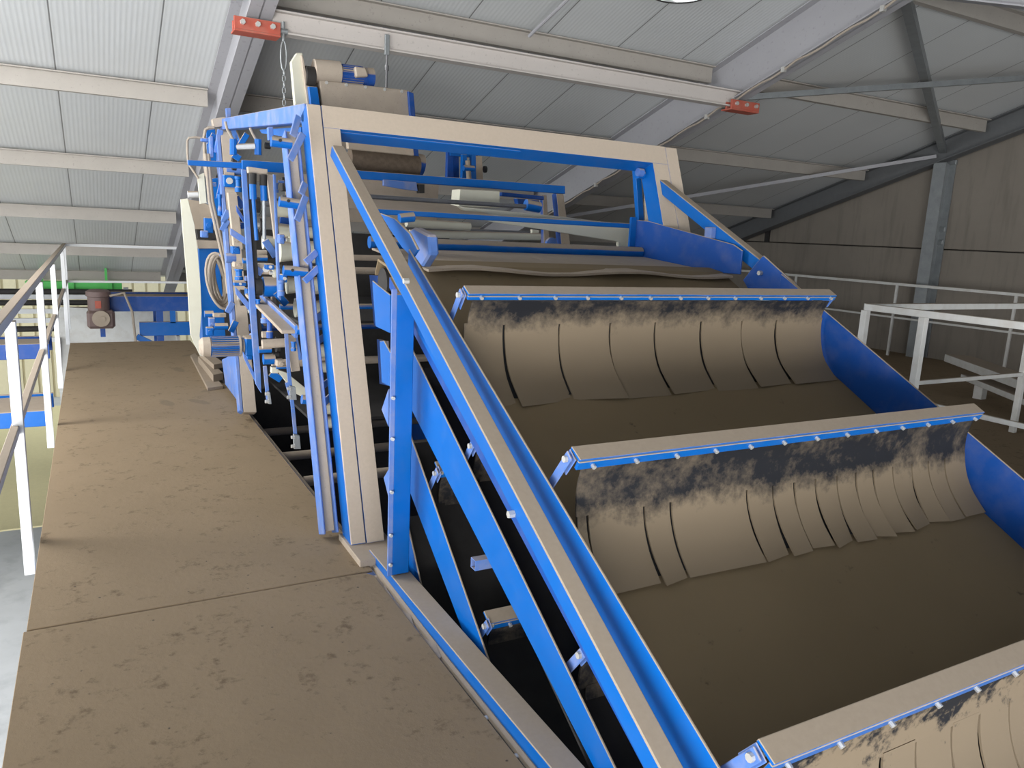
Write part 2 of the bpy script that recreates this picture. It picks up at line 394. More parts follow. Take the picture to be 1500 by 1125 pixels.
# pendant high-bay lamp
c = at(996, -8, 1, 5.0); zr = c.z
lp = thing('high_bay_lamp', 'round spun-aluminium high-bay lamp hanging from the ceiling', 'lamp', (c.x, c.y, zr))
ALU = coated('spun_aluminium', (0.65, 0.66, 0.66), 0.28, 0.05, 6, 0.85)
MB().lathe(c, (0, 0, 1), [(0.0, 0.205), (0.012, 0.21), (0.03, 0.20), (0.13, 0.13), (0.19, 0.07), (0.19, 0.066), (0.128, 0.124), (0.028, 0.195), (0.0, 0.199), (0.0, 0.205)]).build('lamp_shade', ALU, lp, smooth=True)
MB().tube([(c.x+0.212*math.cos(a), c.y+0.212*math.sin(a), c.z) for a in [i*math.pi/16 for i in range(32)]], 0.008, closed=True).build('rim', DARK, lp)
MB().cyl((c.x, c.y, zr+0.18), (c.x, c.y, zr+0.30), 0.06).build('ballast_housing', GALV, lp, smooth=True)
MB().cyl((c.x, c.y, zr+0.30), (c.x, c.y, roofz(c.y)-0.01), 0.008).build('suspension_rod', STEEL, lp)

# ================================================================== walkway
wk = thing('walkway', 'dust-covered steel walkway running along the left side of the machine', 'walkway', (0.4, 5, -0.06))
MB().box(-0.295, 1.075, 3.21, 10.75, -0.012, 0.0).build('deck_plate', DECK, wk, 0.002)
MB().ext([V((-0.305, 0.2, -0.016)), V((1.066, 0.2, -0.016)), V((1.066, 3.16, -0.016)), V((1.04, 3.20, -0.016)), V((0.98, 3.205, -0.016)), V((-0.305, 3.205, -0.016))], (0, 0, 0.012)).build('deck_plate', DECK, wk, 0.002)
MB().box(-0.29, -0.24, 0.2, 10.7, -0.14, -0.017).build('edge_beam', WHITE, wk)
MB().box(0.92, 0.98, 0.2, 10.7, -0.14, -0.017).build('edge_beam', DUST, wk)
fl = MB()
# near plate's folded lip with dome-head bolts and black rubber strip
MB().ext([V((1.03, 0.7, -0.020)), V((1.104, 0.7, -0.030)), V((1.104, 2.30, -0.030)), V((1.03, 2.30, -0.020))], (0, 0, -0.006)).build('rubber_strip', coated('grey_rubber', (0.10, 0.088, 0.07), 0.7, 0.3), wk)
tp_ = MB()
for i in range(9):
    ya, yb = 2.42+i*0.085, 2.42+(i+1)*0.085; wa = 1.085+0.012*math.sin(i*1.7); wb_ = 1.085+0.012*math.sin((i+1)*1.7); za = -0.016+0.008*math.sin(i*2.1); zb = -0.016+0.008*math.sin((i+1)*2.1)
    tp_.ext([V((1.04, ya, -0.02)), V((wa, ya, za)), V((wb_, yb, zb)), V((1.04, yb, -0.02))], (0, 0, -0.005))
tp_.build('torn_strip', DUST, wk)
for y in (0.98, 1.19, 1.40, 1.61, 1.82, 2.03):
    MB().lathe((1.085, y, -0.028), (0.13, 0, 1), [(0, 0.011), (0.004, 0.011), (0.007, 0.006), (0.0075, 0.0)], 12).build('bolt', BOLT, wk)

def railing(name, label, cat, loc): return thing(name, label, cat, loc)
rl = railing('railing', 'white tubular guard railing along the left edge of the walkway', 'railing', (-0.36, 6, 0))
XRl = -0.36
zt = at(93, 354, 0, XRl).z
post_y = [at(x, y, 0, XRl).y for x, y in ((18, 570), (58, 463), (78, 437), (92, 410))]
YE = 13.3
zrail = 1.12
for i, y in enumerate([0.75]+[2.55 if False else v for v in post_y]):
    MB().box(XRl-0.01, XRl+0.035, y-0.025, y+0.025, -0.17, zrail-0.05).build('post', WHITE, rl, 0.002)
MB().bar((XRl, 0.2, zrail-0.025), (XRl, YE, zrail-0.025), 0.045, 0.05).build('top_rail', WHITE, rl, 0.003)
MB().bar((XRl, 0.2, 0.56), (XRl, YE, 0.56), 0.035, 0.04).build('mid_rail', WHITE, rl, 0.003)
MB().bar((XRl, YE, zrail-0.02), (1.75, YE, zrail-0.02), 0.04, 0.045).build('end_rail', WHITE, rl, 0.003)
MB().bar((XRl, YE, 0.56), (1.75, YE, 0.56), 0.035, 0.035).build('end_rail', WHITE, rl, 0.003)
MB().box(XRl-0.02, XRl+0.02, YE-0.02, YE+0.02, -0.16, zrail).build('post', WHITE, rl, 0.002)

# right-hand railings
r2 = railing('railing', 'white square-tube railing at the corner of the mezzanine nearest the belts', 'railing', (4.9, 3.2, -0.06))
cz = 1.14; Xc = 5.25; Yc = 3.9
MB().bar((Xc, Yc, cz), (Xc, 1.6, cz), 0.05, 0.05).build('top_rail', WHITE_D, r2, 0.003)
MB().bar((Xc, Yc, cz), (9.3, Yc, cz), 0.05, 0.05).build('top_rail', WHITE_D, r2, 0.003)
MB().bar((Xc, Yc, 0.50), (Xc, 1.6, 0.50), 0.03, 0.035).build('mid_rail', WHITE_D, r2, 0.003)
MB().bar((Xc, Yc, 0.50), (9.3, Yc, 0.50), 0.03, 0.035).build('mid_rail', WHITE_D, r2, 0.003)
for x, y in ((Xc, Yc), (Xc, 3.42), (Xc, 2.35), (7.6, Yc), (9.28, Yc)):
    MB().box(x-0.025, x+0.025, y-0.025, y+0.025, -0.06, cz-0.025).build('post', WHITE_D, r2, 0.002)
r3 = railing('railing', 'thin white railing standing in front of the concrete wall', 'railing', (11.0, 8, -0.06))
MB().bar((11.1, 13.5, 1.07), (11.1, 2.6, 1.07), 0.035, 0.04).build('top_rail', WHITE_D, r3, 0.002)
MB().bar((11.1, 13.5, 0.55), (11.1, 2.6, 0.55), 0.025, 0.03).build('mid_rail', WHITE_D, r3, 0.002)
for y in (11.8, 9.75, 7.75, 5.95, 4.2):
    MB().box(11.085, 11.115, y-0.018, y+0.018, -0.06, 1.05).build('post', WHITE_D, r3, 0.002)
# folded white bench-like rack on the mezzanine
p = at(1405, 530, 2, 0.28)
rk = thing('white_rack', 'dusty white steel rack lying on the mezzanine behind the corner railing', 'rack', (7.6, 4.6, -0.06))
q0 = at(1402, 525, 2, 0.30); q1 = at(1500, 560, 2, 0.30); dv = (q1-q0)
MB().bar(q0, q0+dv*1.6, 0.30, 0.09).build('top_plate', WHITE_D, rk, 0.004)
MB().bar(q0+dv*0.35+V((0, 0, -0.14)), q0+dv*1.7+V((0, 0, -0.14)), 0.34, 0.06).build('lower_plate', WHITE_D, rk, 0.004)
for f in (0.45, 1.4):
    c = q0+dv*f; MB().box(c.x-0.05, c.x+0.05, c.y-0.05, c.y+0.05, -0.06, 0.2).build('foot', WHITE_D, rk)

# ================================================================== portal frame
TL = 0.394; def_y = lambda z: 3.44+TL*z
def lean(x, z, back=0.0): return V((x, def_y(z)+back, z))
pf = thing('portal_frame', 'dusty portal frame of paired box columns and crossbeam leaning back over the belts', 'steel frame', (2.3, 3.5, 0))
ZT = 2.20
def lbox(x0, x1, z0, z1, d, name, mat, parent, b0=0.0, bevel=0.004):
    p = [lean(x0, z0, b0), lean(x1, z0, b0), lean(x1, z1, b0), lean(x0, z1, b0)]
    return MB().ext(p, (0, d*math.cos(0.375), -d*math.sin(0.375))).build(name, mat, parent, bevel)
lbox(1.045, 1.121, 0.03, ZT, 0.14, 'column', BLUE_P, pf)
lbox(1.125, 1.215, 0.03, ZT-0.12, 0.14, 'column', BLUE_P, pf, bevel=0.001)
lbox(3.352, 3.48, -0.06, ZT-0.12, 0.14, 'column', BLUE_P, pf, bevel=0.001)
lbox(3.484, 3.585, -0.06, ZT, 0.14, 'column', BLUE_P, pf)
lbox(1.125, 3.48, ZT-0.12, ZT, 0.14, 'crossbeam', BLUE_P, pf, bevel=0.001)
lbox(1.22, 2.35, ZT-0.135, ZT-0.121, 0.10, 'crossbeam_stiffener', BLUE, pf, b0=0.03)
# flanged channel behind the left column, its brackets and stub tubes
lbox(0.945, 0.957, 0.05, 2.06, 0.10, 'channel_flange', PALE, pf, 0.13)
lbox(1.012, 1.024, 0.05, 2.06, 0.10, 'channel_flange', PALE, pf, 0.13)
lbox(0.957, 1.012, 0.05, 2.06, 0.012, 'channel_web', coated('channel_dust', (0.46, 0.39, 0.315)), pf, 0.165)
# diagonal tubes
a = at(486, 212, 0, 1.09); c = at(900, 999, 0, 1.09); dd = (c-a).normalized(); e = a+dd*(a.y-0.55)/(-dd.y)
MB().bar(a, e, 0.062, 0.062, sw=1.0 if dd.cross(V((0, 0, 1))).x < 0 else 0.0, sh=1.0).build('diagonal_tube', BLUE, pf, 0.004)
for x, y in ((598, 408), (753, 748)):
    p = at(x, y, 0, 1.09); MB().cyl((1.07, p.y, p.z-0.01), (1.092, p.y, p.z-0.01), 0.012, n=6).build('bolt', BOLT, pf)
a = at(970, 262, 0, 3.42); c = at(1125, 385, 0, 3.42); dd2 = (c-a).normalized(); e = a+dd2*(a.y-3.02)/(-dd2.y)
MB().bar(a, e, 0.065, 0.075, sh=1.0).build('diagonal_tube', BLUE, pf, 0.004)
side([(1108, 385), (1118, 374), (1173, 424), (1098, 428), (1088, 410)], 3.36, 0.012, 'gusset', BLUE_D, pf, 0.003)
p = at(1115, 400, 0, 3.36); MB().cyl((3.34, p.y, p.z), (3.36, p.y, p.z), 0.014, n=6).build('bolt', BOLT, pf)
# upright blue post and the kerb rail it stands on
MB().box(1.105, 1.185, 3.03, 3.10, 0.045, 1.30).build('upright_post', BLUE, pf, 0.003)
MB().box(1.085, 1.105, 3.03, 3.04, 0.045, 1.32).build('post_flange', PALE, pf)
for z in (0.10, 0.24, 0.44, 0.68, 0.86):
    MB().cyl((1.094, 3.015, z), (1.094, 3.03, z), 0.008, n=6).build('bolt', BOLT, pf)
MB().box(1.106, 1.20, 0.4, 3.36, -0.05, 0.038).build('kerb_rail', BLUE, pf, 0.003)
MB().box(0.99, 1.075, 3.55, 6.6, -0.07, -0.002).build('kerb_rail', DUST, pf, 0.004)
MB().tube([(1.04, 3.50, -0.02), (1.10, 3.36, -0.01), (1.105, 3.20, -0.02), (1.10, 2.4, -0.03), (1.10, 1.2, -0.03)], 0.018).build('edge_pipe', BLUE, pf, smooth=True)
# base shelf at the foot of the column
MB().box(1.03, 1.25, 3.26, 3.62, -0.03, 0.03).build('base_plate', DUST, pf, 0.003)

# ================================================================== inclined belt tiers
def flap_profile(style, y0, z0):
    """from bar to hem, local offsets (y, z)"""
    if style == 1: P = [(0, 0), (0.035, -0.08), (0.032, -0.19), (-0.015, -0.30), (-0.12, -0.40)]
    else: P = [(0, 0), (0.022, -0.09), (0.01, -0.21), (-0.035, -0.31), (-0.11, -0.395)]
    return [V((0, y0+a_, z0+b_)) for a_, b_ in P]
def strip(mb, x0, x1, prof, thick=0.006, v0=0.0, v1=1.0, twist=0.0):
    """a hanging rubber strip with thickness; uv.y runs from v0 at the top to v1 at the hem"""
    bm = mb.bm; uvl = bm.loops.layers.uv.verify(); n = 10
    def sample(t):
        t *= (len(prof)-1); i = min(int(t), len(prof)-2); f = t-i
        p0 = prof[max(i-1, 0)]; p1 = prof[i]; p2 = prof[i+1]; p3 = prof[min(i+2, len(prof)-1)]
        return 0.5*((2*p1)+(p2-p0)*f+(2*p0-5*p1+4*p2-p3)*f*f+(3*p1-p0-3*p2+p3)*f**3)
    rows = []
    for k in range(n+1):
        f = k/n; s_ = v0+(v1-v0)*f; c = sample(s_)
        tw = twist*f*f
        fr = [V((x0, c.y+tw, c.z)), V((x1, c.y-tw, c.z))]; bk = [p+V((0, thick, 0)) for p in fr]
        rows.append(([bm.verts.new(p) for p in fr], [bm.verts.new(p) for p in bk], s_))
    def face(vs_, ss):
        f_ = bm.faces.new(vs_)
        for l, s_ in zip(f_.loops, ss): l[uvl].uv = (0.5, s_)
    for (f0, b0, s0), (f1, b1, s1) in zip(rows, rows[1:]):
        face((f0[0], f1[0], f1[1], f0[1]), (s0, s1, s1, s0)); face((b0[1], b1[1], b1[0], b0[0]), (s0, s1, s1, s0))
        face((f0[0], b0[0], b1[0], f1[0]), (s0, s0, s1, s1)); face((f0[1], f1[1], b1[1], b0[1]), (s0, s1, s1, s0))
    f0, b0, s0 = rows[-1]; face((f0[0], b0[0], b0[1], f0[1]), (s0,)*4)
    f0, b0, s0 = rows[0]; face((f0[1], b0[1], b0[0], f0[0]), (s0,)*4)
ANG = math.radians(28.5); UPB = V((0, -math.sin(ANG), math.cos(ANG)))
def curtain(parent, yb, zb, edges, mat, style, slit, full=True, fh=0.045, bolts=12, pivot_side=True, xl=1.26, xr=3.34, top_w=0.062, hang=0.0):
    """crossbar with cap, rubber flaps, bolts and end brackets; the bar is the part, the rest its sub-parts"""
    al = V((0, math.cos(ANG), math.sin(ANG)))
    p0 = V((xl, yb, zb)); 
    b = MB()
    b.ext([p0, p0+al*top_w, p0+al*top_w-UPB*0.012, p0-UPB*0.012+al*0.004], (xr-xl, 0, 0))
    b.ext([p0+al*0.001-UPB*0.0125, p0+al*0.014-UPB*0.0125, p0+al*0.014-UPB*fh, p0+al*0.001-UPB*fh], (xr-xl, 0, 0))
    bar = b.build('curtain_bar', BLUE, parent, 0.002)
    prof = flap_profile(style, yb+0.028, zb-0.03)
    rng = random.Random(int(yb*1000))
    up = MB(); strip(up, xl+0.03, xr-0.02, prof, 0.008, 0.0, slit)
    up.build('rubber_sheet', mat, bar, smooth=True)
    bk = MB(); strip(bk, xl+0.04, xr-0.03, [V((0, p.y+0.016, p.z)) for p in prof], 0.004, slit-0.05, 0.93)
    bk.build('rubber_backing', BLACK, bar, smooth=True)
    for i in range(len(edges)-1):
        fl_ = MB(); pr = [V((0, p.y+rng.uniform(-0.004, 0.004)*min(1, j/2), p.z+rng.uniform(-0.004, 0.004)*j/4)) for j, p in enumerate(prof)]
        strip(fl_, edges[i]+0.005, edges[i+1]-0.005, pr, 0.007, slit-0.02, 1.0+rng.uniform(-0.015, 0.01) if style == 1 else 1.0+rng.uniform(-0.03, 0.0), rng.uniform(-0.02, 0.02))
        fl_.build('rubber_flap', mat, bar, smooth=True)
    if bolts:
        for i in range(bolts):
            x = xl+0.05+(xr-xl-0.1)*(i+0.3*rng.random()*0.3)/(bolts-1)
            c_ = V((x, yb, zb))-UPB*(fh-0.016)
            MB().cyl(c_-al*0.012, c_+al*0.002, 0.0075, n=6).build('bolt', BOLT, bar)
    return bar
def end_bracket(parent, x, piv, length=0.17, ang=math.radians(128)):
    d_ = V((0, math.cos(ang), math.sin(ang)))
    b = MB(); b.bar(piv+d_*0.02, piv-d_*length, 0.006, 0.034, up=(0, 1, 0)); b.bar(piv+d_*0.02+V((0.012, 0, 0)), piv-d_*length*0.35+V((0.012, 0, 0)), 0.004, 0.045, up=(0, 1, 0))
    br = b.build('end_bracket', PALE, parent, 0.002)
    MB().cyl(piv-V((0.014, 0, 0)), piv+V((0.03, 0, 0)), 0.011, n=8).build('bolt', BOLT, br)
    return br
def tier(name, label, XLg, gl, xr, depth, belt_off, top_end, bot_end, beltx=(1.23, 3.36), gmat=BLUE):
    """gl: two (y, z) on the guard's upper edge"""
    t_ = thing(name, label, 'conveyor', (2.3, 2.3, 0.0))
    (ya, za), (yb, zb) = gl; s = (zb-za)/(yb-ya); gz = lambda y: za+s*(y-ya)
    y0, y1 = bot_end, top_end
    return t_, gz
# --- upper tier
up = thing('inclined_belt', 'uppermost wide inclined belt, caked with soil dust, with blue side guards', 'conveyor', (2.3, 2.2, 0))
ga = at(600, 365, 0, 1.21); gb = at(1055, 1125, 0, 1.21); sg = (ga.z-gb.z)/(ga.y-gb.y); gz = lambda y: gb.z+sg*(y-gb.y)
y1 = ga.y; y0 = 0.5
MB().ext([V((1.205, y0, gz(y0))), V((1.205, y1, gz(y1))), V((1.205, y1+0.02, gz(y1)-0.27)), V((1.205, y0, gz(y0)-0.27))], (0.008, 0, 0)).build('side_guard', BLUE, up, 0.002)
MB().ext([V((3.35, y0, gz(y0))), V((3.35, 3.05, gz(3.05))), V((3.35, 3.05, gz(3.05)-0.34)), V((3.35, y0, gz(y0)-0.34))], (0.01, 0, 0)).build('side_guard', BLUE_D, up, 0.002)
bz = lambda y: gz(y)-0.26
bb = MB(); pr = [(y, bz(y)) for y in (0.3, 1.0, 1.7, 2.4, 3.0, 3.5)]+[(3.62, bz(3.5)+0.02), (3.66, bz(3.5)-0.05)]
pts = [V((1.22, a_, b_)) for a_, b_ in pr]
for p, q in zip(pts, pts[1:]): bb.ext([p, q, q-V((0, 0, 0.012)), p-V((0, 0, 0.012))], (2.125, 0, 0))
bb.build('belt', BELT, up)
MB().cyl((1.22, 3.55, bz(3.5)-0.09), (3.35, 3.55, bz(3.5)-0.09), 0.07, n=20).build('head_roller', DARK, up, smooth=True)
MB().ext([V((1.22, 0.4, bz(0.4)-0.03)), V((1.22, 3.45, bz(3.45)-0.03)), V((1.22, 3.45, bz(3.45)-0.08)), V((1.22, 0.4, bz(0.4)-0.08))], (2.12, 0, 0)).build('belt_bed', BLUE_D, up)
# curtains of the upper tier
X1 = [1.27]+[at(x, 465, 1, 2.62).x for x in (757, 840, 916, 983, 1051, 1111, 1162)]+[3.33]
X2 = [1.29]+[at(x, y, 1, 1.82).x for x, y in ((878, 750), (963, 730), (1003, 720), (1116, 700), (1155, 690), (1187, 685), (1218, 680), (1250, 675), (1278, 672), (1303, 668), (1331, 665), (1360, 660), (1384, 658), (1408, 655))]+[3.33]
X3 = [1.29, 1.5, 1.72, 1.86, 2.02, 2.15, 2.3, 2.42, 2.6, 2.75, 2.9, 3.1, 3.33]
piv1 = at(674, 432, 0, 1.245); piv2 = at(831, 672, 0, 1.245); piv3 = at(1103, 1108, 0, 1.245)
for (piv, ED, mt_, st, sl, nb) in ((piv1, X1, RUB1, 1, 0.30, 13), (piv2, X2, RUB2, 2, 0.42, 13), (piv3, X3, RUB3, 2, 0.34, 12)):
    br = curtain(up, piv.y-0.05, piv.z+0.008, ED, mt_, st, sl, bolts=nb, fh=0.030 if st == 1 else 0.045)
    end_bracket(br, 1.245, piv)
    end_bracket(br, 3.345, V((3.345, piv.y, piv.z)))
# --- middle and lower tiers
def low_tier(label, l1, l2, xg, piv_px, y0, y1, ED, off):
    t_ = thing('inclined_belt', label, 'conveyor', (2.3, 2.2, 0), None)
    (a_, b_), (c_, d_) = l1, l2
    A, B = at(*a_, 0, xg), at(*b_, 0, xg); C_, D_ = at(*c_, 0, xg), at(*d_, 0, xg)
    def line(P, Q): s = (P.z-Q.z)/(P.y-Q.y); return lambda y: Q.z+s*(y-Q.y)
    tp, bt = line(A, B), line(C_, D_)
    MB().ext([V((xg, y0, tp(y0))), V((xg, y1, tp(y1))), V((xg, y1, bt(y1))), V((xg, y0, bt(y0)))], (0.008, 0, 0)).build('side_guard', BLUE, t_, 0.002)
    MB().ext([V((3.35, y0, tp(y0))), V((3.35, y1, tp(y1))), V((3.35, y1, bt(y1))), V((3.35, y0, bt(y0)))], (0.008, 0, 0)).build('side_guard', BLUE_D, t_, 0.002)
    MB().ext([V((xg+0.01, y0, tp(y0)-off)), V((xg+0.01, y1, tp(y1)-off)), V((xg+0.01, y1, tp(y1)-off-0.012)), V((xg+0.01, y0, tp(y0)-off-0.012))], (3.35-xg-0.012, 0, 0)).build('belt', DARK, t_)  # belt coloured near black to paint in the shade between the tiers
    for (px, py) in piv_px:
        pv = at(px, py, 0, xg+0.03)
        br = curtain(t_, pv.y-0.01, pv.z+0.01, ED, RUBD, 1, 0.4, bolts=3, xl=xg+0.04)
        end_bracket(br, xg, pv, 0.13)
    return t_
EDB = [1.32+i*0.2 for i in range(11)]
mdl = low_tier('middle inclined belt, its broad blue side plate showing under the diagonal tube', ((617, 540), (900, 1125)), ((599, 593), (870, 1125)), 1.225, ((691, 653), (851, 959)), 0.9, 3.25, EDB, 0.16)
low_tier('lower inclined belt, its narrow blue side plate showing beside the upright post', ((599, 633), (725, 996)), ((598, 715), (685, 944)), 1.225, ((639, 693), (712, 917)), 1.7, 3.25, EDB, 0.14)
low_tier('lowest inclined belt, a sliver of side plate at the upright post foot', ((597, 770), (617, 860)), ((597, 830), (607, 870)), 1.225, (), 2.4, 3.25, EDB, 0.10)
# stub of square tube sticking out below the middle plate
p = at(700, 825, 0, 1.22)
o = MB(); o.box(1.20, 1.30, p.y-0.02, p.y+0.02, p.z-0.02, p.z-0.017); o.box(1.20, 1.30, p.y-0.02, p.y+0.02, p.z+0.017, p.z+0.02); o.box(1.20, 1.30, p.y-0.02, p.y-0.017, p.z-0.017, p.z+0.017); o.box(1.20, 1.30, p.y+0.017, p.y+0.02, p.z-0.017, p.z+0.017)
o.build('tube_stub', PALE, mdl)

# ================================================================== machine base: panels added under the belts to keep daylight out
mb = thing('added_machine_base', 'lower body of the machine below the belts and walkway, added to block light', 'added machine base', (2.3, 4, GZ))
MB().box(3.60, 3.62, 0.2, 9.5, GZ, 0.35).build('light_block_panel', BLUE_D, mb)
MB().box(1.15, 3.60, 9.48, 9.5, GZ, 1.0).build('light_block_panel', DARK, mb)
MB().box(1.13, 1.15, 0.2, 9.5, GZ, -0.08).build('light_block_panel', BLUE_D, mb)
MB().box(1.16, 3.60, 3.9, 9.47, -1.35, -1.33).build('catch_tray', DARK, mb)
for y in (4.9, 5.8, 7.0):
    MB().cyl((1.16, y, -0.12-0.1*(y-5)), (3.59, y, -0.12-0.1*(y-5)), 0.035).build('cross_tube', DUST, mb, smooth=True)

# ================================================================== grading machine seen between and behind the portals
gm = thing('grading_machine', 'crowded blue grading machine behind the portal frame, full of rollers and brackets', 'machine', (2.2, 6.5, 0))
LN = V((0, 1, -TL)); LB = V((0, math.cos(0.375), -math.sin(0.375)))
def lq(poly, Yb, t, name, mat, bevel=0.003, parent=gm):
    return MB().ext([atp(x, y, (0, Yb, 0), LN) for x, y in poly], LB*t).build(name, mat, parent, bevel)
def fq(poly, Y, t, name, mat, bevel=0.002, parent=gm, **k): return front(poly, Y, t, name, mat, parent, bevel, **k)
def fc(a, b, r, Y, name, mat, parent=gm, r2=None, Y2=None, n=16):
    return MB().cyl(at(a[0], a[1], 1, Y), at(b[0], b[1], 1, Y if Y2 is None else Y2), r, r2, n).build(name, mat, parent, smooth=True)
# rear portal
lq([(323, 193), (338, 193), (376, 604), (357, 604)], 6.1, 0.12, 'rear_column', DUST_L)
lq([(317, 196), (322.5, 195), (356.5, 604), (351, 601)], 6.1, 0.12, 'rear_column_flange', PALE)
side([(445, 151), (322, 174), (322, 190), (445, 179)], 1.045, 0.09, 'side_beam', PALE, gm, 0.004)
side([(441, 186), (380, 190), (383, 195), (441, 204)], 1.10, 0.02, 'side_beam_web', BLUE, gm)
fq([(311, 174), (330, 171), (332, 184), (313, 187)], 7.3, 0.1, 'end_block', DUST_L)
fq([(331, 158), (338, 158), (338, 172), (332, 173)], 7.35, 0.05, 'hanger_lug', PALE)
side([(325, 527), (352, 513), (353, 594), (330, 563)], 1.03, 0.01, 'base_web', PALE, gm)
side([(338, 190), (345, 190), (352, 208), (345, 214)], 1.12, 0.01, 'knee_plate', BLUE, gm)
fq([(302, 190), (315, 189), (318, 236), (305, 236)], 7.4, 0.04, 'control_strip', BLUE)
fq([(305, 262), (321, 260), (324, 318), (313, 312)], 7.4, 0.04, 'control_strip', BLUE)
# long blue cross bars with dusty upper edge
fq([(275, 234), (355, 238), (355, 247), (276, 242)], 5.05, 0.03, 'cross_bar', BLUE)
fq([(355, 234), (428, 239), (428, 254), (355, 249)], 5.0, 0.04, 'cross_bar', BLUE)
# guard angle and its arms
fq([(362, 252), (369, 252), (389, 568), (383, 571), (373, 460)], 4.93, 0.01, 'guard_angle', DARK)
fq([(354, 248), (361, 249), (382, 545), (383, 576), (375, 563), (366, 450)], 4.9, 0.03, 'guard_angle', PALE)
fq([(338, 334), (363, 350), (363, 361), (338, 344)], 4.95, 0.02, 'guard_arm', PALE)
fq([(345, 420), (371, 451), (371, 463), (346, 431)], 4.95, 0.02, 'guard_arm', PALE)
fq([(356, 515), (361, 524), (383, 566), (380, 572), (357, 524)], 4.95, 0.02, 'guard_arm', PALE)
fq([(346, 300), (357, 318), (357, 326), (347, 310)], 4.98, 0.02, 'guard_arm', BLUE_D)
# tan uprights
fq([(334, 282), (347, 283), (356, 365), (343, 365)], 5.6, 0.06, 'upright', DUST_L)
fq([(391, 255), (400, 256), (410, 350), (402, 350)], 4.82, 0.03, 'upright', DUST_L)
fq([(400.5, 255), (404, 256), (412, 440), (408, 436)], 4.8, 0.04, 'upright_flange', PALE)
# hanging spring rods with forked heads
for (hx, hy, bx, by, mt_) in ((370, 258, 376, 352, BLUE), (386, 260, 387, 350, GALV)):
    h_ = fc((hx, hy-4), (hx, hy+12), 0.022, 4.7, 'rod_head', DARK)
    fc((hx, hy+10), (hx+1, hy+34), 0.02, 4.7, 'spring_body', BLUE)
    fc((hx+1, hy+30), (bx, by), 0.011, 4.7, 'rod', mt_)
fq([(363, 244), (392, 248), (392, 256), (364, 253)], 4.72, 0.05, 'rod_carrier', DUST_L)
# pneumatic cylinder near the top
fc((345, 215), (373, 214), 0.018, 5.2, 'air_cylinder', WHITE)
for x, y in ((342, 217), (378, 217)): fc((x, y-13), (x, y+10), 0.022, 5.2, 'clevis', BLUE, n=8)
fc((388, 213), (396, 214), 0.02, 5.2, 'bushing', BLACK)
fq([(393, 186), (400, 186), (401, 205), (394, 205)], 5.0, 0.05, 'lug', PALE)
# bracket groups along the channel
for (ax_, ay_, bx_, by_), pa, pb in (((397, 207, 427, 211), ((437, 170), (429, 199)), ((444, 196), (425, 234))),
        ((409, 295, 442, 300), ((447, 268), (441, 284)), ((448, 287), (435, 323))),
        ((415, 396, 450, 399), ((464, 369), (448, 384)), ((467, 392), (446, 412))),
        ((434, 483, 466, 486), ((475, 457), (459, 471)), ((478, 491), (453, 509))),
        ((442, 585, 478, 587), ((483, 558), (461, 573)), ((485, 580), (466, 599)))):
    ym = at(450, (ay_+by_)/2, 0, 1.0).y-0.02
    st = fc((ax_, ay_), (bx_, by_), 0.026, ym, 'stub_tube', BLUE)
    p = at(ax_+12, ay_+0.5, 1, ym); MB().cyl(p+V((0, -0.028, 0.004)), p+V((0, -0.02, 0.004)), 0.008).build('hole', DARK, st)
    for (u, v_) in (pa, pb):
        P_, Q_ = at(u[0], u[1], 1, ym-0.02), at(v_[0], v_[1], 1, ym-0.05)
        MB().bar(P_, Q_, 0.035, 0.012, up=(0.5, -1, 0.5)).build('bracket_plate', PALE, st, 0.002)
# cream rollers and belts inside
for (x0, y0_, x1, y1_, r, y) in ((402, 306, 440, 313, 0.055, 5.1), (405, 338, 445, 347, 0.04, 5.1), (409, 368, 450, 380, 0.07, 5.0), (420, 418, 455, 426, 0.055, 5.0), (432, 452, 458, 458, 0.055, 4.9), (446, 515, 470, 520, 0.05, 4.8), (448, 538, 474, 542, 0.045, 4.8), (458, 600, 484, 604, 0.045, 4.6), (459, 620, 486, 624, 0.045, 4.6), (385, 355, 405, 362, 0.05, 5.4)):
    rr_ = MB().lathe(at(x0, y0_, 1, y), (1, 0, 0), [(0, 0), (0, r), (0.09, r*0.78), (0.18, r), (0.26, r), (0.26, 0)], 18).build('sizing_roller', CREAM, gm, smooth=True)
fq([(427, 305), (441, 306), (441, 336), (428, 335)], 4.9, 0.08, 'bearing_block', CREAM)
fq([(405, 541), (420, 546), (458, 577), (446, 583), (432, 576)], 4.75, 0.05, 'belt_guard', CREAM)
fq([(398, 538), (408, 538), (408, 547), (398, 547)], 4.75, 0.05, 'belt_guard', CREAM)
# small dusty conveyor running towards the portal
a = at(380, 432, 0, 0.96); c = at(437, 486, 0, 0.96)
MB().bar(a, c, 0.02, 0.07, sw=0).build('conveyor_rail', PALE, gm, 0.003)
MB().bar(a+V((0.03, 0, 0.0)), c+V((0.03, 0, 0.0)), 0.12, 0.02, sw=0).build('conveyor_bed', DUST, gm, 0.003)
fq([(418, 489), (433, 492), (440, 543), (427, 545)], 4.5, 0.01, 'drop_plate', DUST_L)
fq([(433, 492), (436, 493), (443, 526), (439, 528)], 4.5, 0.03, 'drop_plate_flange', PALE)
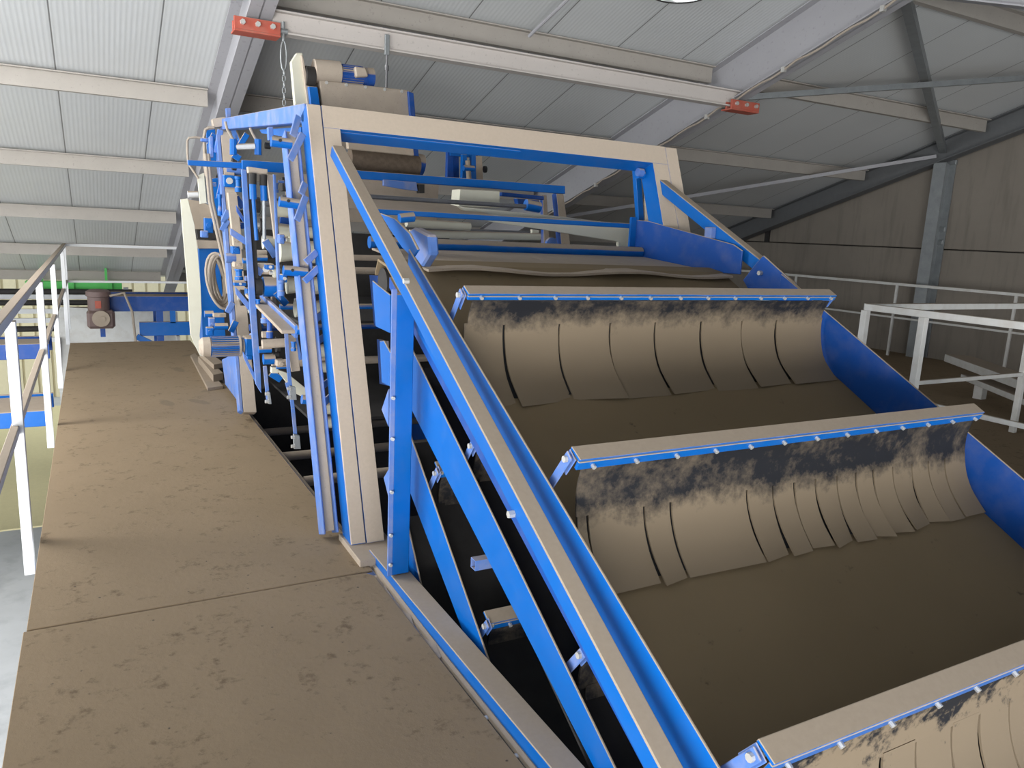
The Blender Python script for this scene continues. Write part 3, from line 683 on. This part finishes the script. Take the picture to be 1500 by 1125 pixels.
# hanging levers
for pts_, hd in (([(418, 470), (423, 545), (429, 598), (434, 650)], (430, 636, 441, 658)), ([(388, 536), (393, 590)], (392, 573, 398, 592)), ([(420, 560), (427, 585)], (424, 565, 435, 586))):
    for u, v_ in zip(pts_, pts_[1:]):
        MB().bar(at(*u, 1, 4.45), at(*v_, 1, 4.45), 0.02, 0.012, up=(0, 1, 0)).build('lever', PALE, gm, 0.001)
    l_ = fq([(hd[0], hd[1]), (hd[2]-2, hd[1]+2), (hd[2], hd[3]), (hd[0]+1, hd[3])], 4.43, 0.02, 'lever_end', GALV)
    for k_ in (0.2, 0.8):
        p = at(hd[0]-1, hd[1]+(hd[3]-hd[1])*k_, 1, 4.43); MB().cyl(p-V((0.01, 0, 0)), p+V((0.012, 0, 0)), 0.01, n=8).build('bolt', BOLT, l_)
# gear motor over the walkway
Ym = 5.95
M0 = at(303, 508, 1, Ym); ax1 = V((1, 0, 0))
gmr = MB().cyl(M0+ax1*0.02, M0+ax1*0.225, 0.064, n=24).build('gear_motor', BLUE, gm, smooth=True)
f = MB()
for i in range(26):
    a_ = 2*math.pi*i/26; u = V((0, math.cos(a_), math.sin(a_)))
    f.bar(M0+ax1*0.03+u*0.068, M0+ax1*0.22+u*0.068, 0.005, 0.019, up=u)
f.build('cooling_fin', BLUE, gmr)
MB().lathe(M0, (1, 0, 0), [(-0.05, 0), (-0.05, 0.05), (-0.03, 0.07), (0.02, 0.073), (0.02, 0.0)], 24).build('fan_cover', DUST_L, gmr, smooth=True)
MB().lathe(M0, (1, 0, 0), [(0.22, 0), (0.22, 0.08), (0.235, 0.08), (0.25, 0.05), (0.265, 0.05), (0.265, 0)], 24).build('motor_flange', DUST_L, gmr, smooth=True)
MB().box(M0.x+0.26, M0.x+0.35, Ym-0.07, Ym+0.07, M0.z-0.07, M0.z+0.07).build('gearbox', BLUE, gmr, 0.01)
MB().box(M0.x+0.35, M0.x+0.39, Ym-0.06, Ym+0.06, M0.z-0.14, M0.z+0.06).build('gearbox_flange', BLUE, gmr, 0.008)
fc((384, 504), (418, 502), 0.028, 4.75, 'shaft_tube', DUST_L)
# bearings, valves and small housings
rg = random.Random(3)
for (x, y, wd, hh, Y, mt_) in ((336, 265, 16, 18, 6.8, BLUE), (349, 270, 10, 22, 6.6, BLUE), (343, 250, 22, 12, 6.9, PALE), (311, 270, 12, 6, 7.2, PALE), (302, 205, 14, 5, 7.1, PALE),
        (310, 215, 5, 30, 7.0, PALE), (322, 300, 6, 30, 6.8, BLUE), (306, 330, 12, 22, 7.6, BLUE), (300, 343, 10, 10, 7.4, PALE), (330, 322, 8, 22, 6.8, BLUE), (347, 352, 8, 8, 5.6, DUST_L),
        (346, 366, 12, 12, 5.6, BLUE), (338, 378, 14, 14, 5.7, PALE), (362, 382, 12, 8, 5.4, BLUE), (350, 388, 14, 8, 5.5, DUST_L), (350, 402, 12, 16, 5.5, BLUE), (363, 408, 8, 8, 5.4, PALE),
        (352, 416, 18, 6, 5.4, BLUE), (383, 378, 16, 9, 5.1, BLUE), (389, 394, 24, 16, 5.0, DUST_L), (396, 391, 12, 8, 4.9, BLUE), (381, 370, 18, 8, 5.2, DUST_L), (378, 445, 8, 14, 4.9, BLUE),
        (388, 462, 12, 22, 4.8, PALE), (395, 480, 10, 30, 4.7, BLUE_D), (400, 470, 16, 12, 4.9, PALE), (391, 490, 14, 10, 4.8, DUST_L), (388, 512, 18, 10, 4.8, BLUE), (394, 526, 16, 16, 4.8, BLUE), (412, 533, 12, 10, 4.7, DUST_L),
        (412, 538, 14, 5, 4.7, BLUE), (404, 520, 8, 8, 4.8, DARK), (306, 460, 12, 10, 7.4, BLUE), (311, 475, 8, 18, 7.3, PALE), (322, 462, 18, 6, 7.2, DUST_L), (324, 478, 18, 10, 7.2, BLUE), (308, 486, 10, 12, 7.2, BLUE),
        (413, 350, 8, 14, 4.7, PALE), (412, 422, 10, 22, 4.7, PALE), (417, 408, 8, 12, 4.7, BLUE), (430, 507, 8, 14, 4.4, BLUE), (366, 520, 8, 14, 6.2, BLUE), (371, 505, 5, 30, 6.1, PALE), (366, 428, 10, 12, 5.4, BLUE),
        (355, 318, 10, 20, 5.8, DARK), (354, 330, 8, 10, 5.7, BLUE_D), (395, 372, 14, 14, 5.3, DARK), (420, 270, 14, 20, 5.3, DARK), (412, 266, 8, 4, 5.0, PALE), (404, 275, 8, 14, 5.0, PALE), (424, 290, 22, 7, 5.2, STEEL)):
    p = at(x, y, 1, Y); s_ = (p-CAM).dot(fw)/F
    if rg.random() < 0.55:
        o = MB().box(p.x-wd*s_/2, p.x+wd*s_/2, Y, Y+0.05+0.04*rg.random(), p.z-hh*s_/2, p.z+hh*s_/2).build('bearing_housing', mt_, gm, 0.005)
        MB().cyl((p.x, Y-0.012, p.z), (p.x, Y, p.z), min(wd, hh)*s_*0.3, n=10).build('bolt', BOLT if rg.random() < 0.4 else mt_, o)
    elif wd >= hh:
        MB().cyl((p.x-wd*s_/2, Y, p.z), (p.x+wd*s_/2, Y, p.z), hh*s_/2, n=14).build('bushing', mt_, gm, smooth=True)
    else:
        MB().lathe((p.x, Y, p.z-hh*s_/2), (0, 0, 1), [(0, 0), (0, wd*s_/2), (hh*s_*0.3, wd*s_/2), (hh*s_*0.35, wd*s_*0.38), (hh*s_*0.8, wd*s_*0.38), (hh*s_*0.85, wd*s_/2), (hh*s_, wd*s_/2), (hh*s_, 0)], 14).build('valve', mt_, gm, smooth=True)
# clamps along the rear column and the control strips
for (u, v_, Y, mt_) in (((323, 190), (317, 224), 7.0, PALE), ((328, 256), (320, 292), 6.9, BLUE), ((335, 308), (327, 326), 6.7, PALE), ((334, 322), (325, 338), 6.7, PALE), ((314, 196), (306, 214), 7.2, BLUE),
        ((341, 443), (333, 458), 6.4, PALE), ((346, 470), (338, 486), 6.3, BLUE), ((352, 233), (341, 226), 6.2, BLUE), ((362, 196), (351, 214), 6.6, BLUE), ((345, 288), (356, 304), 5.7, BLUE_D), ((371, 392), (384, 400), 5.0, PALE), ((388, 352), (404, 376), 5.2, PALE), ((372, 468), (383, 480), 5.0, BLUE), ((404, 428), (420, 446), 4.9, BLUE), ((396, 546), (412, 556), 4.9, BLUE), ((420, 300), (436, 296), 5.1, BLUE_D), ((410, 322), (440, 326), 5.3, BLUE_D), ((412, 352), (442, 356), 5.2, BLUE_D)):
    MB().bar(at(*u, 1, Y), at(*v_, 1, Y), 0.045, 0.02, up=(0, 1, 0)).build('clamp_plate', mt_, gm, 0.003)
for (x, y, r, w_, Y, mt_) in ((373, 300, 0.05, 0.03, 5.3, DARK), (380, 330, 0.045, 0.03, 5.3, DARK), (404, 300, 0.04, 0.03, 5.2, DARK), (368, 455, 0.05, 0.03, 5.2, DARK), (398, 445, 0.05, 0.02, 5.0, DUST_L), (404, 505, 0.05, 0.02, 4.85, DARK), (412, 398, 0.05, 0.03, 4.85, DARK), (340, 240, 0.05, 0.03, 6.6, DARK), (352, 436, 0.06, 0.03, 6.0, DARK), (400, 400, 0.035, 0.08, 4.95, CREAM), (424, 352, 0.045, 0.06, 5.1, CREAM), (436, 440, 0.04, 0.05, 4.9, CREAM)):
    p = at(x, y, 1, Y); pl = MB().cyl(p, p+V((w_, 0, 0)), r, n=22).build('pulley', mt_, gm, smooth=True)
    MB().cyl(p-V((0.02, 0, 0)), p, r*0.35, n=12).build('hub', BOLT, pl, smooth=True)
# drum pulley
p = at(385, 420, 1, 4.95); MB().cyl(p, p+V((0.085, 0, 0)), 0.062, n=28).build('drum_pulley', BLUE, gm, smooth=True)
MB().cyl(p+V((-0.05, 0, 0)), p+V((-0.01, 0, 0)), 0.055, n=28).build('sprocket', DARK, gm, smooth=True)
# deep interior: cross members and trays
for (y, z, r, mt_) in ((5.4, 1.35, 0.02, DUST), (5.4, 1.0, 0.02, BLUE), (5.7, 0.55, 0.03, DUST), (5.9, 1.7, 0.02, STEEL), (6.4, 1.2, 0.03, DUST), (6.6, 0.7, 0.03, BLUE_D)):
    MB().cyl((1.12, y, z), (3.4, y, z), r, n=10).build('cross_shaft', mt_, gm, smooth=True)
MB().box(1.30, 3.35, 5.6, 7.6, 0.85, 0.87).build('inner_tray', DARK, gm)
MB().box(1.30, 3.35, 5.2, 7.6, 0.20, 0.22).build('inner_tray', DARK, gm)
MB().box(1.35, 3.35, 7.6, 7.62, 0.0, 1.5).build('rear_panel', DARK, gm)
# side control cabinet and covers at the far end
fq([(288, 336), (322, 338), (324, 352), (290, 350)], 8.0, 0.25, 'cable_slot', DARK)
fq([(291, 364), (321, 364), (331, 500), (297, 500)], 7.9, 0.25, 'control_cabinet', BLUE)
fq([(288, 352), (320, 353), (321, 364), (290, 364)], 7.85, 0.3, 'cabinet_top', DUST_L)
fq([(275, 292), (309, 297), (314, 336), (285, 336)], 8.0, 0.25, 'upper_housing', DUST)
fq([(264.5, 292), (275, 290.5), (285, 330), (289.5, 365), (294, 420), (295.5, 458), (292.5, 492), (296, 507), (299, 523), (293, 521), (284, 503), (279, 490), (275, 423), (270, 365), (267, 330)], 7.7, 0.035, 'end_cover', CREAM)
fc((275, 285), (290, 285), 0.035, 8.2, 'end_pipe', WHITE)

jb = thing('junction_box', 'small cream junction box with grey-blue back above the end cover', 'junction box', at(298, 280, 1, 7.5))
fq([(289, 257), (299, 253), (303, 297), (293, 299)], 7.5, 0.03, 'lid', CREAM, parent=jb)
fq([(298, 253), (306, 262), (309, 301), (301, 298)], 7.54, 0.06, 'box_body', GALV, parent=jb)
def ptube(pts, Y, r, n=8): return MB().tube([at(x, y, 1, Y) for x, y in pts], r, n)
tag(ptube([(291, 262), (283, 250), (276, 240), (274.5, 225), (274.5, 206), (277, 202), (287, 201), (301, 203)], 7.45, 0.010).build('conduit_loop', CABLE, smooth=True), 'thin conduit bent in a square loop above the junction box', 'conduit')
tag(ptube([(302, 258), (300, 240), (299, 200), (301, 190), (306, 187), (314, 187)], 7.3, 0.013).build('conduit_pipe', CABLE, smooth=True), 'curved conduit pipe rising behind the blue cross bar', 'conduit')
tag(ptube([(330, 178), (333, 190), (341, 203), (347, 214)], 5.3, 0.008).build('air_hose', CABLE, smooth=True), 'dusty air hose dropping from the top side beam to the air cylinder', 'hose', 'air hoses under the side beam')
tag(ptube([(366, 187), (370, 196), (377, 208), (380, 215)], 5.25, 0.008).build('air_hose', CABLE, smooth=True), 'short air hose arching down onto the right-hand blue clevis', 'hose', 'air hoses under the side beam')
for dx, lb in ((0, 'left one of two dusty cables running down the machine side'), (4.5, 'right one of two dusty cables running down the machine side')):
    tag(ptube([(301+dx, 225), (304+dx, 262), (307+dx, 295), (314+dx, 325), (322+dx, 360), (331+dx, 400), (334+dx, 430)], 6.9+dx*0.012, 0.013).build('cable', CABLE, smooth=True), lb, 'cable', 'cables down the machine side')
cl = thing('cable_coil', 'coil of dusty cable hanging in front of the blue control cabinet', 'cable coil', at(322, 410, 1, 7.2))
rg = random.Random(5)
for i in range(8):
    cx = 321+rg.uniform(-4, 5); cy = 410+rg.uniform(-2, 3); rx = 19-i*1.7+rg.uniform(-1, 1); ry = 41-i*1.6; tl = rg.uniform(0.02, 0.2)
    pts = []
    for j in range(28):
        a_ = 2*math.pi*j/28; u, v_ = rx*math.cos(a_), ry*math.sin(a_)
        p = at(cx+u+tl*v_, cy+v_, 1, 7.1+0.03*i+0.015*math.sin(2*a_)); pts.append(p)
    MB().tube(pts, 0.012, n=7, closed=True).build('cable_loop', CABLE, cl, smooth=True)
MB().cyl(at(325, 374, 1, 6.95), at(325, 374, 1, 7.5), 0.02).build('hook', PALE, cl)

# ================================================================== head conveyor above the crossbeam
hc = thing('head_conveyor', 'short cross conveyor with dusty housing and dark belt hanging under the hoist beam', 'conveyor', (1.9, 6.2, 2.0))
Yq = 6.0
fq([(468, 117), (598, 132), (606, 166), (612, 228), (500, 206), (474, 170)], Yq, 0.42, 'housing', DUST_L, 0.006, hc)
fq([(452, 126), (465, 127), (472, 175), (458, 175)], Yq-0.02, 0.4, 'bearing_plate', BLUE, 0.004, hc)
fq([(598, 133), (606, 136), (614, 232), (606, 230)], Yq-0.03, 0.46, 'end_plate', BLUE_D, 0.004, hc)
for x in (478, 507, 535, 563, 588):
    p = at(x, 117+(x-468)*0.117+3, 1, Yq); MB().cyl(p-V((0, 0.012, 0)), p, 0.012, n=8).build('bolt', BOLT, hc)
fc((512, 233), (612, 244), 0.08, Yq-0.06, 'drum', coated('caked_drum', (0.12, 0.09, 0.065), 0.9, 0.5, 30), hc, n=24)
fc((604, 240), (618, 243), 0.09, Yq+0.1, 'end_bearing', BLUE_D, hc, n=20)
fq([(508, 196), (605, 211), (607, 228), (510, 218)], Yq-0.17, 0.05, 'belt_wrap', DUST, 0.006, hc)
fc((460, 104), (497, 107), 0.085, Yq+0.05, 'gearbox', DUST_L, hc, n=24)
fc((447, 112), (460, 114), 0.075, Yq+0.05, 'gearbox_flange', DARK, hc, n=24)
mo = fc((497, 109), (540, 113), 0.066, Yq+0.05, 'motor', BLUE_D, hc, n=24)
f = MB(); A_ = at(500, 109, 1, Yq+0.05); B_ = at(530, 112.5, 1, Yq+0.05); D_ = (B_-A_).normalized()
for i in range(22):
    a_ = 2*math.pi*i/22; u = V((0, math.cos(a_), math.sin(a_))); f.bar(A_+u*0.068, B_+u*0.068, 0.005, 0.014, up=u)
f.build('cooling_fin', BLUE_D, mo)
fq([(520, 97), (536, 99), (540, 112), (522, 113)], Yq-0.06, 0.06, 'terminal_box', DUST_L, 0.008, mo)
fc((536, 113), (546, 114), 0.07, Yq+0.05, 'fan_cover', BLUE_D, mo, n=24)
p = at(472, 94, 1, Yq+0.05); MB().tube([p+V((0.018*math.cos(a_), 0, 0.018*math.sin(a_))) for a_ in [i*math.pi/6 for i in range(12)]], 0.005, closed=True).build('lifting_eye', STEEL, hc)
b = MB().ext([at(424, 92, 1, Yq+0.1), at(432, 79, 1, Yq+0.1), at(441, 79, 1, Yq+0.1), at(451, 160, 1, Yq+0.1), at(430, 160, 1, Yq+0.1)], (0, -0.05, 0)).build('drive_guard', CREAM, hc, 0.006)
fq([(441, 80), (444, 82), (457, 150), (451, 158)], Yq+0.02, 0.3, 'drive_guard_back', DUST_L, 0.003, hc)

# ================================================================== feed chute and the inner works behind the portal
ft = thing('feed_chute', 'wide dusty feed tray with blue side plates dropping onto the top belt', 'chute', (2.3, 3.9, 1.3))
z0_ = at(1060, 402, 1, 3.4).z; z1_ = at(930, 376, 1, 4.25).z
xl_ = at(628, 398, 1, 3.4).x
nseg = 14; bm_ = MB()
tp = [V((xl_+(3.33-xl_)*i/nseg, 3.40+0.012*math.sin(i*1.3), z0_-0.006+0.012*math.sin(i*0.9))) for i in range(nseg+1)]
tb = [V((xl_+(3.33-xl_)*i/nseg, 4.25, z1_)) for i in range(nseg+1)]
for i in range(nseg):
    bm_.ext([tp[i], tp[i+1], tb[i+1], tb[i]], (0, 0, -0.012))
bm_.build('tray', DUST, ft)
MB().cyl((xl_, 4.3, z1_+0.03), (3.34, 4.3, z1_+0.03), 0.035, n=16).build('roller', BLUE, ft, smooth=True)
MB().box(xl_, 3.33, 3.48, 3.50, z0_-0.07, z0_-0.02).build('tray_lip', BLUE, ft, 0.003)
MB().cyl((xl_, 3.62, z0_-0.09), (3.34, 3.62, z0_-0.09), 0.03, n=16).build('under_shaft', STEEL, ft, smooth=True)
side([(930, 322), (950, 324), (1074, 358), (1087, 367), (1084, 402), (1020, 397), (927, 373)], 3.345, 0.012, 'side_plate', BLUE_D, ft, 0.003)
MB().box(3.30, 3.345, 4.38, 4.40, 1.45, 1.72).build('side_plate_flange', BLUE, ft)
p = at(1038, 345, 0, 3.36); MB().box(3.35, 3.40, p.y-0.03, p.y+0.03, p.z-0.03, p.z+0.05).build('mounting_lug', PALE, ft, 0.003)
side([(556, 312), (578, 320), (600, 342), (612, 366), (604, 378), (588, 362), (570, 335)], 1.235, 0.012, 'side_plate', BLUE, ft, 0.003)
side([(597, 338), (606, 333), (627, 344), (629, 372), (617, 392), (603, 372)], 1.34, 0.05, 'bearing_housing', PALE, ft, 0.01)
fc((585, 320), (606, 318), 0.025, 3.9, 'stub_shaft', BLUE, ft)
# cross lip and back slope
l0 = at(550, 316, 1, 4.42); l1 = at(940, 330, 1, 4.42)
MB().box(l0.x, 3.34, 4.40, 4.45, l1.z-0.025, l1.z+0.008).build('cross_lip', BLUE, ft, 0.004)
MB().ext([V((1.25, 4.45, l1.z+0.0)), V((2.32, 4.45, l1.z+0.0)), V((2.14, 4.88, 1.745)), V((1.25, 4.88, 1.745))], (0, 0, -0.01)).build('back_slope', DUST, ft)
MB().ext([V((1.25, 5.75, 1.60)), V((2.42, 5.75, 1.60)), V((2.45, 5.80, 1.92)), V((1.25, 5.80, 1.92))], (0, 0.01, 0)).build('back_panel', DUST, ft)
fc((540, 288), (775, 303), 0.016, 5.0, 'grey_shaft', STEEL, ft)
fc((770, 300), (790, 304), 0.04, 5.0, 'shaft_bearing', BLUE, ft)
# cream arm and cream rollers
fq([(672, 302), (690, 304), (830, 318), (932, 331), (926, 367), (906, 366), (906, 354), (800, 337), (720, 325), (690, 318)], 4.62, 0.03, 'tapered_arm', CREAM, 0.003, ft)
fq([(674, 277), (732, 280), (732, 305), (672, 302)], 5.3, 0.15, 'cream_box', CREAM, 0.003, ft)
fc((595, 326), (688, 332), 0.03, 5.0, 'cream_roller', CREAM, ft)
fc((600, 342), (790, 347), 0.026, 4.8, 'cream_bar', CREAM, ft)
fq([(780, 336), (790, 337), (789, 349), (779, 349)], 4.8, 0.03, 'bar_end', CREAM, 0.002, ft)
fc((590, 334), (782, 341), 0.012, 5.2, 'thin_rod', STEEL, ft)
fq([(620, 352), (735, 354), (735, 362), (620, 362)], 5.1, 0.15, 'dust_pan', DUST, 0.003, ft)
fq([(745, 356), (795, 357), (795, 365), (745, 364)], 5.0, 0.1, 'dust_pan', DUST, 0.003, ft)
# rear frame with its crossbeam
rf = thing('rear_frame', 'blue inner frame with a crossbeam seen through the dusty portal', 'steel frame', (2.3, 5.7, 0))
fq([(470, 240), (530, 250), (828, 272), (828, 284), (530, 262), (470, 252)], 5.62, 0.06, 'crossbeam', BLUE, 0.003, rf)
fq([(735, 281), (797, 287), (797, 293), (735, 287)], 5.66, 0.05, 'crossbeam_flange', BLUE_D, 0.003, rf)
fq([(562, 263), (610, 267), (612, 280), (590, 277), (562, 272)], 5.6, 0.03, 'mounting_plate', PALE, 0.002, rf)
fq([(613, 270), (622, 270), (622, 283), (614, 283)], 5.6, 0.05, 'clip', DARK, 0.002, rf)
lq([(795, 285), (801, 286), (806, 362), (797, 362)], 3.52+1.55, 0.05, 'inner_post', BLUE_D, parent=rf)
lq([(815, 280), (825, 281), (836, 362), (823, 362)], 3.52+1.55, 0.08, 'inner_post', BLUE_D, parent=rf)
fq([(757+0, 290), (790, 293), (790, 306), (760, 303)], 5.5, 0.06, 'bearing_block', BLUE_D, 0.004, rf)
MB().lathe(at(806, 357, 1, 5.3), (0, -1, 0), [(0, 0), (0, 0.05), (0.03, 0.05), (0.04, 0.02), (0.04, 0)], 18).build('hand_wheel', PALE, rf, smooth=True)
# lift posts beyond the portal
for (a0, b0_, c0, d0_, Yl, nm) in ((656, 664, 222, 262, 6.6, 'guide_post'), (664, 672, 222, 262, 6.62, 'guide_post'), (678, 684, 226, 264, 6.5, 'guide_post'), (691, 697, 226, 266, 6.5, 'guide_post')):
    fq([(a0, c0), (b0_, c0+0.5), (b0_+1, d0_), (a0-1, d0_-0.5)], Yl, 0.05, nm, BLUE_D if a0 < 670 else BLUE, 0.002, rf)
fq([(660, 222), (700, 225), (700, 231), (660, 228)], 6.58, 0.05, 'guide_head', BLUE, 0.002, rf)
fq([(697, 228), (706, 229), (708, 266), (698, 265)], 6.5, 0.06, 'guide_post', DUST, 0.002, rf)
fc((685, 235), (687, 262), 0.022, 6.45, 'lift_cylinder', DUST, rf)
fc((679, 246), (694, 247), 0.025, 6.44, 'pivot', BLUE, rf)
fc((709, 248), (712, 248), 0.03, 6.45, 'knob', BLACK, rf)
# lift cylinder inside the right column
lc = thing('lift_cylinder', 'dusty lift cylinder standing between blue posts beside the right column', 'cylinder', (3.2, 4.4, 1.6))
fq([(930, 237), (938, 238), (944, 326), (936, 323)], 4.5, 0.04, 'guide_post', BLUE, 0.002, lc)
fc((949, 256), (951, 330), 0.030, 4.4, 'cylinder_tube', DUST_L, lc)
fc((944, 243), (956, 243), 0.022, 4.4, 'top_bushing', DUST_L, lc)
fc((934, 255), (956, 257), 0.03, 4.36, 'pivot', BLUE, lc)
fc((934, 252), (941, 253), 0.028, 4.34, 'pivot_collar', PALE, lc)
fc((957, 318), (958, 332), 0.02, 4.4, 'fitting', DARK, lc)
# bolted head plates of the lower belts between column and post
for (poly, lb) in (([(541, 403), (556, 404), (562, 480), (548, 477)], 0), ([(552, 497), (564, 500), (568, 565), (556, 562)], 0)):
    o = side(poly, 1.32, 0.02, 'head_plate', BLUE_D, mdl)
    for k_ in (0.25, 0.5, 0.75):
        u = poly[0][0]*(1-k_)+poly[3][0]*k_+6; v_ = poly[0][1]*(1-k_)+poly[3][1]*k_
        p = at(u, v_, 0, 1.31); MB().cyl(p, p+V((0.02, 0, 0)), 0.014, n=8).build('bolt', BLUE_D, o)
side([(545, 411), (571, 432), (571, 488), (550, 478)], 1.215, 0.01, 'head_guard', BLUE, mdl, 0.002)
side([(556, 500), (562, 499), (571, 516), (571, 566), (559, 560)], 1.215, 0.01, 'head_guard', BLUE, mdl, 0.002)
side([(559, 600), (569, 570), (569, 625)], 1.215, 0.008, 'corner_plate', PALE, mdl)
side([(562, 700), (569, 688), (569, 728)], 1.215, 0.008, 'corner_plate', PALE, mdl)

# ================================================================== timber on the walkway
for (pts_, z0b, h_, lb) in (([(279, 520), (286, 517), (327, 565), (304, 568)], 0.0, 0.03, 'thin dusty board lying flat on the walkway, lowest of the offcuts'),
        ([(290, 522), (298, 520), (327, 546), (312, 549)], 0.03, 0.07, 'thick dusty timber block under the gear motor, middle of the pile'),
        ([(292, 516), (306, 516), (328, 531), (313, 534)], 0.10, 0.05, 'short dusty timber plank topping the offcut pile below the gear motor')):
    q = [at(x, y, 2, z0b+h_) for x, y in pts_]
    tag(MB().ext(q, (0, 0, -h_)).build('timber_offcut', WOOD, bevel=0.003), lb, 'board', 'timber offcuts under the gear motor')

# ================================================================== hall beyond the walkway
def small_conveyor(name, label, x0, x1, y, z, w, h, mt_, legs, floorz=GZ):
    t_ = thing(name, label, 'conveyor', ((x0+x1)/2, y, floorz))
    MB().box(x0, x1, y, y+0.05, z-h, z).build('side_rail', mt_, t_, 0.005)
    MB().box(x0, x1, y+w-0.05, y+w, z-h, z).build('side_rail', mt_, t_, 0.005)
    MB().box(x0+0.02, x1-0.02, y+0.05, y+w-0.05, z-0.05, z-0.03).build('belt', DUST, t_)
    for x in legs:
        MB().box(x-0.05, x+0.05, y+0.0, y+0.08, floorz, z-h).build('leg', mt_, t_)
        MB().box(x-0.05, x+0.05, y+w-0.08, y+w, floorz, z-h).build('leg', mt_, t_)
    return t_
bc = small_conveyor('belt_conveyor', 'blue belt conveyor with a brown gear motor beyond the end of the walkway', 0.1, 3.2, 13.4, 0.33, 0.8, 0.24, BLUE_D, (0.9, 2.6))
MB().box(0.6, 3.2, 13.38, 13.46, -0.30, -0.08).build('lower_rail', BLUE, bc, 0.004)
MB().box(1.05, 1.13, 13.38, 13.44, -0.10, 0.10).build('strut', BLUE, bc)
MB().bar((0.55, 13.36, -0.3), (1.1, 13.36, -0.62), 0.05, 0.09).build('brace', BLUE, bc)
MB().box(0.05, 0.12, 13.36, 13.5, -0.30, 0.35).build('end_plate', BLUE_D, bc)
BR = coated('brown_motor', (0.16, 0.11, 0.10), 0.5)
p = at(145, 452, 1, 13.2)
mo = MB().lathe(V((p.x, 13.2, p.z-0.02)), (0, 0, 1), [(0, 0), (0, 0.15), (0.20, 0.15), (0.21, 0.17), (0.28, 0.17), (0.31, 0.12), (0.31, 0)], 24).build('gear_motor', BR, bc, smooth=True)
p2 = at(148, 466, 1, 13.1)
MB().box(p2.x-0.19, p2.x+0.19, 13.05, 13.35, p2.z-0.16, p.z-0.02).build('gearbox', BR, mo, 0.04)
MB().cyl(V((p2.x, 13.0, p2.z)), V((p2.x, 13.05, p2.z)), 0.12, n=20).cyl(V((p2.x+0.02, 12.99, p2.z)), V((p2.x+0.02, 13.0, p2.z)), 0.04, n=16).build('gearbox_cap', DUST, mo)
MB().box(p.x-0.05, p.x+0.03, 13.04, 13.052, p.z+0.02, p.z+0.13).build('rating_plate', RED, mo)
MB().tube([V((p.x+0.15, 13.1, p.z+0.2)), V((p.x+0.35, 13.1, p.z+0.25)), V((p.x+0.45, 13.12, p.z-0.05)), V((p.x+0.5, 13.2, p.z-0.9))], 0.02).build('motor_cable', CABLE, mo, smooth=True)
gc = small_conveyor('green_conveyor', 'bright green conveyor frame hanging under the eaves far behind the railing', -1.05, 0.45, 15.72, 0.37, 0.26, 0.20, GREEN, ())
for x in (-0.8, 0.2): MB().box(x-0.02, x+0.02, 15.80, 15.84, 0.3, roofz(15.84)).build('hanger', GREEN, gc)

for x in (-0.9, -0.35, 0.25): MB().box(x-0.04, x+0.04, 15.67, 15.72, 0.13, 0.40).build('rib', GREEN, gc)
dp = thing('pipe_rack', 'rack of dark horizontal pipes beyond the left railing', 'pipe rack', (-1.5, 15.3, GZ))
for z in (0.22, 0.03, -0.42): MB().cyl((-5, 15.4, z), (0.6, 15.4, z), 0.05).build('pipe', DARK, dp, smooth=True)
for z in (0.13, -0.12, -0.28, -0.62): MB().box(-5, 0.6, 15.5, 15.56, z-0.05, z+0.03).build('pale_pipe', WHITE, dp)
for x in (-4.5, -2, 0.5): MB().box(x-0.04, x+0.04, 15.38, 15.44, GZ, 0.3).build('post', GALV, dp)
small_conveyor('belt_conveyor', 'dark blue conveyor under a dusty top just beyond the left railing', -5.0, -0.5, 10.4, 0.05, 0.7, 0.18, BLUE_D, (-4.5, -3.0))
small_conveyor('belt_conveyor', 'lower bright blue conveyor with dusty belt beside the left railing', -5.0, -0.45, 8.6, -0.35, 0.9, 0.16, BLUE, (-4.5, -3.0))
ww = thing('pale_hopper', 'large pale grey sheet-metal hopper behind the brown gear motor', 'hopper', (0.2, 15.2, GZ))
MB().ext([V((-0.6, 15.0, 0.0)), V((1.3, 15.0, -0.1)), V((1.3, 14.6, -1.2)), V((-0.6, 14.6, -1.4))], (0, 0.02, 0)).build('sloping_sheet', WHITE_D, ww)
MB().box(-0.6, 1.3, 15.0, 15.3, -0.05, -0.03).build('top_rim', WHITE_D, ww)
MB().box(-0.6, -0.55, 14.7, 15.0, GZ, -0.5).build('leg', WHITE_D, ww); MB().box(1.25, 1.3, 14.7, 15.0, GZ, -0.5).build('leg', WHITE_D, ww)
MB2 = MB().box(-4.5, -0.7, 11.5, 19.0, GZ+0.0, GZ+0.02).build('floor_mat', YELLOW)
tag(MB2, 'pale sandy yellow floor covering far below the left railing', 'floor covering')
